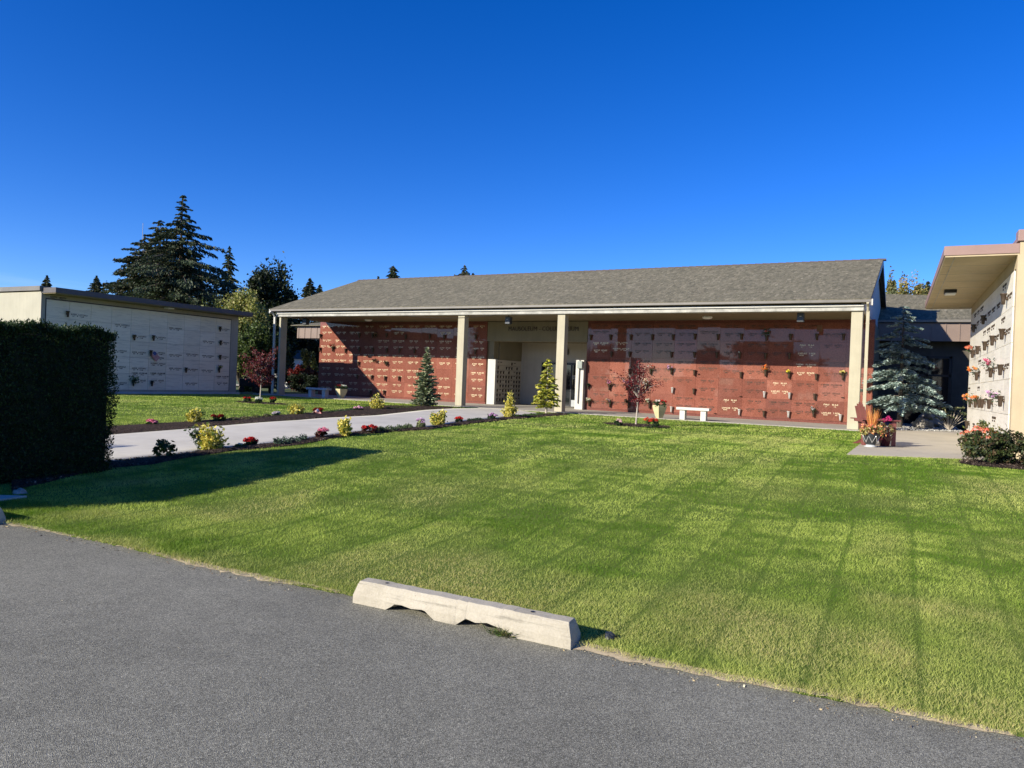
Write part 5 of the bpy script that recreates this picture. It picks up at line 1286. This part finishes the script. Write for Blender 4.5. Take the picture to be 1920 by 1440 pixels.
for u, vt, D, wp, lab, c_, vb in [(556, 684, 46, 34, 'crimson shrub at the foot of the small olive tree', [(0.2, 0.02, 0.015), (0.12, 0.015, 0.012)], 0), (584, 690, 45, 40, 'rusty brown red shrub beside the left edge of granite wall', [(0.14, 0.05, 0.03), (0.08, 0.03, 0.02)], 0),
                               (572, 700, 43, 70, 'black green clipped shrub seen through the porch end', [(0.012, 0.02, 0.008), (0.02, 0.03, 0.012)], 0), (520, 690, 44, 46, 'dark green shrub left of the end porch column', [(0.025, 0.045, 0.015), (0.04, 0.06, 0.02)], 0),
                               (468, 712, 41, 30, 'pale yellow green shrub behind the black cart', [(0.2, 0.24, 0.06), (0.12, 0.15, 0.04)], 0)]:
    q = at_depth(u, 700, D); loc = np.array([q[0], q[1], 0.0]); H = topz(loc, vt); R = wp / 2 / (FPX / D); t = thing('shrub', loc, lab, 'shrub', 'shrubs beyond the left end of the porch')
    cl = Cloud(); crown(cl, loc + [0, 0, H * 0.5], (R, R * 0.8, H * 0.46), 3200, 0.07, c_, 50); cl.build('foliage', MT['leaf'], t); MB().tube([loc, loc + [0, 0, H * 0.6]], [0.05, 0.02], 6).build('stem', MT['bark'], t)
for u, vt, D, wp, lab in [(82, 517, 95, 22, 'tiny dark fir tip above the far left roof end'), (175, 518, 95, 30, 'small pointed fir tip left of the big cedar, above roof'), (575, 521, 92, 32, 'fir tip rising right of the black round maple'), (594, 534, 92, 26, 'shorter fir tip beside it, nearest the sloping roof end'),
                       (703, 519, 100, 26, 'sparse fir tip at the left end of the ridge'), (730, 499, 98, 26, 'narrow blunt fir tip above the left part of the ridge'), (864, 497, 98, 44, 'pointed fir tip above the middle of the ridge'), (846, 515, 98, 26, 'low fir tip peeking left of the pointed one above ridge'), (880, 512, 100, 30, 'low fir tip peeking right of the pointed one above ridge'),
                       (1733, 528, 80, 34, 'dark fir tip between the golden trees and the marble building canopy'), (1752, 540, 82, 30, 'fir tip half hidden by the near canopy edge')]:
    far_tree(u, vt, D, wp, 'c', lab, n_w=46, per=8, droop=0.2, leafL=0.17, dens=36, base=0.6, ragged=0.45, hang=0.5, group='fir tips above the roofs', rfun=(lambda f: min(1.0, (1 - f) / 0.16) ** (0.8 if u != 730 else 0.3)))
for u, vt, D, wp, lab, c_ in [(1664, 517, 62, 26, 'slim olive pine against the right gable', [(0.14, 0.15, 0.05), (0.2, 0.17, 0.06)]), (1700, 522, 64, 74, 'golden and olive autumn tree above the link building roof', [(0.26, 0.22, 0.07), (0.34, 0.24, 0.07), (0.16, 0.17, 0.06)]), (1672, 545, 60, 50, 'low silvery green tree top left of the golden autumn tree', [(0.17, 0.19, 0.09), (0.23, 0.22, 0.12)])]:
    far_tree(u, vt, D, wp, 'b', lab, cols=c_, n=7000, size=0.12, trunk_h=0.25, clumps=60, group=gB, spread=0.3) if False else far_tree(u, vt, D, wp, 'b', lab, cols=c_, n=22000, size=0.13, trunk_h=0.2, clumps=140, lobes=8, group=gB)
q = at_depth(263, 560, 70); t = thing('antenna_mast', (q[0], q[1], 0), 'thin bare mast rising left of the tall cedar top', 'mast'); MB().tube([(q[0], q[1], 0), (q[0], q[1], topz((q[0], q[1], 0), 418))], [0.06, 0.02], 6).build('pole', MT['beam'], t)

# trees on the far side of the parking lot, behind the viewpoint; they show in the polished granite
for i, (x, y, H, R) in enumerate([(-44, -46, 8.5, 5), (-30, -52, 6.5, 4), (-17, -50, 9.0, 4.5), (-3, -54, 5.5, 4), (8, -48, 8.0, 4), (20, -50, 6, 5), (33, -52, 9, 5), (-58, -40, 9, 6), (-24, -62, 10, 5), (2, -66, 9, 5), (14, -60, 10, 5)]):
    broadleaf('tree', (x, y, -0.45), H, R, ['dark green tree across the parking lot, mirrored in the polished granite'][0], DKG, n=2600, size=0.38, trunk_h=0.1, clumps=40, group='trees mirrored in the granite')

# ---------------------------------------------------------------- clipped hedges
def hedge(x0, x1, y0, y1, z0, H, label, dens=3800, seed=0):
    t = thing('hedge', ((x0 + x1) / 2, (y0 + y1) / 2, z0), label, 'hedge', None)
    cl = Cloud(); c_ = [(0.02, 0.045, 0.010), (0.03, 0.06, 0.014), (0.012, 0.028, 0.008), (0.05, 0.09, 0.02)]
    def face(n, P, nrm):
        P = P + np.array(nrm) * rng.normal(0, 0.03, (n, 1)) + np.array(nrm) * 0.035 * np.sin(P[:, [1]] * 9 + P[:, [2]] * 4)
        cl.add(P, rdir(n) + np.array(nrm) * 0.6 + [0, 0, 0.5], 0.022 * rng.uniform(.7, 1.4, n), 0.008, pal(n, c_, [4, 3, 3, 1.5]))
    for x, s in ((x0, -1), (x1, 1)):
        n = int(dens * (y1 - y0) * H); face(n, np.stack([np.full(n, x), rng.uniform(y0, y1, n), z0 + rng.uniform(0, H, n)], 1), (s, 0, 0))
    for y, s in ((y0, -1), (y1, 1)):
        n = int(dens * (x1 - x0) * H); face(n, np.stack([rng.uniform(x0, x1, n), np.full(n, y), z0 + rng.uniform(0, H, n)], 1), (0, s, 0))
    n = int(dens * 1.3 * (x1 - x0) * (y1 - y0)); P = np.stack([rng.uniform(x0, x1, n), rng.uniform(y0, y1, n), z0 + H + rng.normal(0, .01, n)], 1)
    P[:, 2] += 0.02 * np.sin(P[:, 1] * 7); face(n, P, (0, 0, 1))
    n = int(dens * 0.5 * (y1 - y0)); P = np.stack([np.full(n, x1) + rng.normal(0, .03, n), rng.uniform(y0, y1, n), z0 + H + rng.uniform(-0.02, 0.05, n)], 1); face(n, P, (0.3, 0, 1))
    cl.build('foliage', MT['leaf'], t)
    MT.setdefault('hcore', plain('hedge_core', (0.012, 0.018, 0.007), 0.95, 0.3, 10))
    MB().box(x0 + .05, x1 - .05, y0 + .05, y1 - .05, z0, z0 + H - .06).build('inner_branches', MT['hcore'], t, 0.05)
HB = ong(209, 884)
hedge(HB[0] - 1.05, HB[0], 1.6, HB[1], HB[2] - 0.03, 1.98, 'tall clipped dark hedge block in the left foreground, shaded on this side')
T2_ = ong(290, 836); B2 = T2_ - np.array([0.59, 1.0, 0]) * 3.55
hedge(B2[0] - 0.95, B2[0], B2[1] - 5, B2[1], float(terr(0, B2[1])) - 0.03, 1.75, 'second clipped hedge across the path, hidden behind the near hedge block', 900)

# ---------------------------------------------------------------- lawn grass
def vnoise(x, y, sc, seed):
    r = np.random.default_rng(seed); g = r.uniform(0, 1, (128, 128)); X = x * sc; Y = y * sc
    xi = np.floor(X).astype(int); yi = np.floor(Y).astype(int); fx = X - xi; fy = Y - yi; fx = fx * fx * (3 - 2 * fx); fy = fy * fy * (3 - 2 * fy)
    G = lambda a, b: g[a % 128, b % 128]
    return (G(xi, yi) * (1 - fx) + G(xi + 1, yi) * fx) * (1 - fy) + (G(xi, yi + 1) * (1 - fx) + G(xi + 1, yi + 1) * fx) * fy
def fbm(x, y, sc, seed, o=4): return sum(vnoise(x, y, sc * 2 ** i, seed + i) * 0.5 ** i for i in range(o)) / sum(0.5 ** i for i in range(o))
HOLES = [P_path, P_bed1, P_bed2, P_patio, P_porch, P_gr, P_bushbed, P_cp, P_r1, P_r2, [(HB[0] - 1.05, 1.6), (HB[0], 1.6), (HB[0], HB[1]), (HB[0] - 1.05, HB[1])],
         [(-45, 15.6), (-26.9, 15.6), (-26.9, 24.9), (-45, 24.9)], [(2.05, 17), (15, 17), (15, 30), (2.05, 30)]]
def grass_band(d0, d1, dens, w0, h0, tmin=0.0, tmax=0.84):
    area = tmax * (d1 * d1 - d0 * d0); n = int(area * dens)
    d = np.sqrt(rng.uniform(d0 * d0, d1 * d1, n)); tt = rng.uniform(-tmax, tmax, n); kk_ = np.abs(tt) >= tmin; d, tt = d[kk_], tt[kk_]; n = len(d)
    P = RW[:, 2][None] * d[:, None] + RW[:, 0][None] * (d * tt)[:, None]; x, y = P[:, 0], P[:, 1]
    edge = EDGE(x) + 0.01 - (0.012 + 0.05 * fbm(x, y, 3.0, 91, 3)) * rng.uniform(0, 1, n) ** 1.5
    k = (y > edge) & (y < 30)
    for h in HOLES: k &= ~pip(x, y, h)
    k &= ~((x > -3.33) & (x < -1.64) & (y < 4.30)); k &= ~((x > -9.45) & (x < -7.7) & (y < 4.25))
    k &= ~((x < -26) & (y > 24.7)) 
    x, y, d = x[k], y[k], d[k]; n = len(x)
    big = fbm(x, y, 0.35, 1); mid = fbm(x, y * 0.5, 1.7, 9); fine = fbm(x, y, 7, 21, 3); st = fbm(x, y * 0.15, 3.5, 33, 3)
    # mowing passes run towards the building: blades lean away on one pass and back on the next
    ph = (x + 0.94) / 0.56 + 0.25 * (fbm(y * 0.3, x * 0.2, 1, 5) - 0.5); lane = np.floor(ph); f = ph - lane; seam = np.exp(-((np.minimum(f, 1 - f)) / (0.03 + 0.02 * fbm(x, y, 2, 77))) ** 2)
    lean_sgn = np.where(lane % 2 == 0, 1.0, -1.0)
    swath = fbm(x * 0.25, y, 1.1, 40, 4)       # cross bands left by the wheels
    nearedge = np.exp(-np.maximum(y - 4.2, 0) / 0.035); rag = smooth((fbm(x, y, 0.9, 60) - 0.55) * 5) * np.exp(-np.maximum(y - 4.2, 0) / 2.0)
    dry = np.clip((fbm(x, y, 0.8, 70) - 0.46) * 3.2, 0, 1) * (0.45 + 0.55 * np.exp(-np.maximum(y - 5.0, 0) / 3.5)) + nearedge * 1.0
    dry = np.clip(dry + np.clip(mid - 0.60, 0, 1) * 1.8, 0, 1)
    g1 = np.array([0.115, 0.225, 0.014]); g2 = np.array([0.52, 0.61, 0.13]); gd = np.array([0.62, 0.52, 0.24])
    tone = np.clip(0.42 + (big - 0.5) * 0.8 + (mid - 0.5) * 0.9 + (swath - 0.5) * 1.25 + (st - 0.5) * 0.5 + (fbm(x * 0.7, y, 5.0, 120, 3) - 0.5) * 1.5 * smooth((y - 5) / 3) + (fine - 0.5) * 0.6 + lean_sgn * 0.06 - seam * 0.6 * smooth(fbm(x, y, 0.5, 88) * 2 - 0.1) + rng.normal(0, 0.16, n), 0, 1)[:, None]  # alternate passes also painted lighter and darker, standing for light on leaning blades
    C = g1 * (1 - tone) + g2 * tone; dk = (dry * rng.uniform(0.2, 1.0, n))[:, None]; C = C * (1 - dk) + gd * dk
    h = h0 * rng.uniform(0.55, 1.25, n) * (1 - 0.35 * seam) * (1 + 1.3 * rag + 0.25 * np.exp(-(y - 4.2) / 0.5))
    a = rng.uniform(0, 2 * np.pi, n); ln = rng.uniform(0.25, 1.25, n) * h
    dirx = np.cos(a) * ln + 0.15 * h * 0; diry = np.sin(a) * ln + lean_sgn * 0.10 * h * (1 - rag)
    z = terr(x, y) + 0.018; b = rng.uniform(0, np.pi, n); wx = np.cos(b) * w0 / 2 * (d / d0) ** 0.5; wy = np.sin(b) * w0 / 2 * (d / d0) ** 0.5
    V = np.empty((n, 3, 3)); V[:, 0] = np.stack([x - wx, y - wy, z], 1); V[:, 1] = np.stack([x + wx, y + wy, z], 1); V[:, 2] = np.stack([x + dirx, y + diry, z + h], 1)
    return V.reshape(-1, 3), np.repeat(C, 3, axis=0)
VV, CC = [], []
for a in [(2.9, 5.6, 15000, 0.0024, 0.020), (5.6, 8, 8000, 0.0036, 0.020), (8, 12, 3600, 0.0055, 0.022), (12, 18, 1400, 0.0095, 0.024), (18, 34, 320, 0.020, 0.03), (2.0, 6, 3200, 0.006, 0.022, 0.84, 2.2), (6, 14, 800, 0.012, 0.024, 0.84, 1.5)]:
    v_, c_ = grass_band(*a); VV.append(v_); CC.append(c_)
V = np.concatenate(VV); C = np.concatenate(CC)
o = npmesh('grass', V, np.arange(len(V)).reshape(-1, 3), MT['grass'], cols=np.clip(C, 0, 1)); setm(o, 'short mown green lawn grass with stripes and dry patches', 'grass', kind='stuff')
print('GRASS', len(V) // 3)
# bark chips in the beds
def scatter(poly, n, dz):
    P = np.array(poly); x = rng.uniform(P[:, 0].min(), P[:, 0].max(), n * 6); y = rng.uniform(P[:, 1].min(), P[:, 1].max(), n * 6); k = pip(x, y, poly); x, y = x[k][:n], y[k][:n]
    return np.stack([x, y, terr(x, y) + dz], 1)
cl = Cloud()
for poly, n in ((P_bed1, 5000), (P_bed2, 7000), (P_r1, 900), (P_r2, 500), (P_bushbed, 2500)):
    P = scatter(poly, n, 0.05); k = len(P); D = rdir(k) * [1, 1, 0.35]; cl.add(P, D, rng.uniform(0.012, 0.032, k), rng.uniform(0.005, 0.011, k), pal(k, [(0.06, 0.04, 0.03), (0.03, 0.02, 0.015), (0.14, 0.10, 0.075), (0.3, 0.24, 0.18)], [5, 5, 2, 0.4]))
setm(cl.build('bark_chips', MT['stonecol']), 'loose dark bark chips strewn over the mulch beds', 'mulch', kind='stuff')

# dry leaves and crumbs blown along the edge of the asphalt
n = 900; x = rng.uniform(-9, 3, n); y = EDGE(x) - 0.02 - np.abs(rng.normal(0, 0.05, n)); m_ = rng.uniform(0, 1, n) < 0.06; y[m_] = rng.uniform(1.0, 4.1, m_.sum())
k = ~((x > -3.35) & (x < -1.62) & (y > 4.1)); x, y = x[k], y[k]; n = len(x)
P = np.stack([x, y, np.full(n, -0.446)], 1); s_ = np.where(rng.uniform(0, 1, n) < 0.12, 0.011, 0.005)[:, None] * rng.uniform(0.6, 1.3, (n, 1))
cl = Cloud(); cl.add(P, rdir(n) * [1, 1, 0.25], s_[:, 0], s_[:, 0] * 0.5, pal(n, [(0.42, 0.33, 0.18), (0.22, 0.15, 0.08), (0.10, 0.07, 0.05), (0.55, 0.48, 0.32)]))
setm(cl.build('leaf_litter', MT['stonecol']), 'dry leaf crumbs and clippings scattered along the asphalt edge', 'leaf litter', kind='stuff')
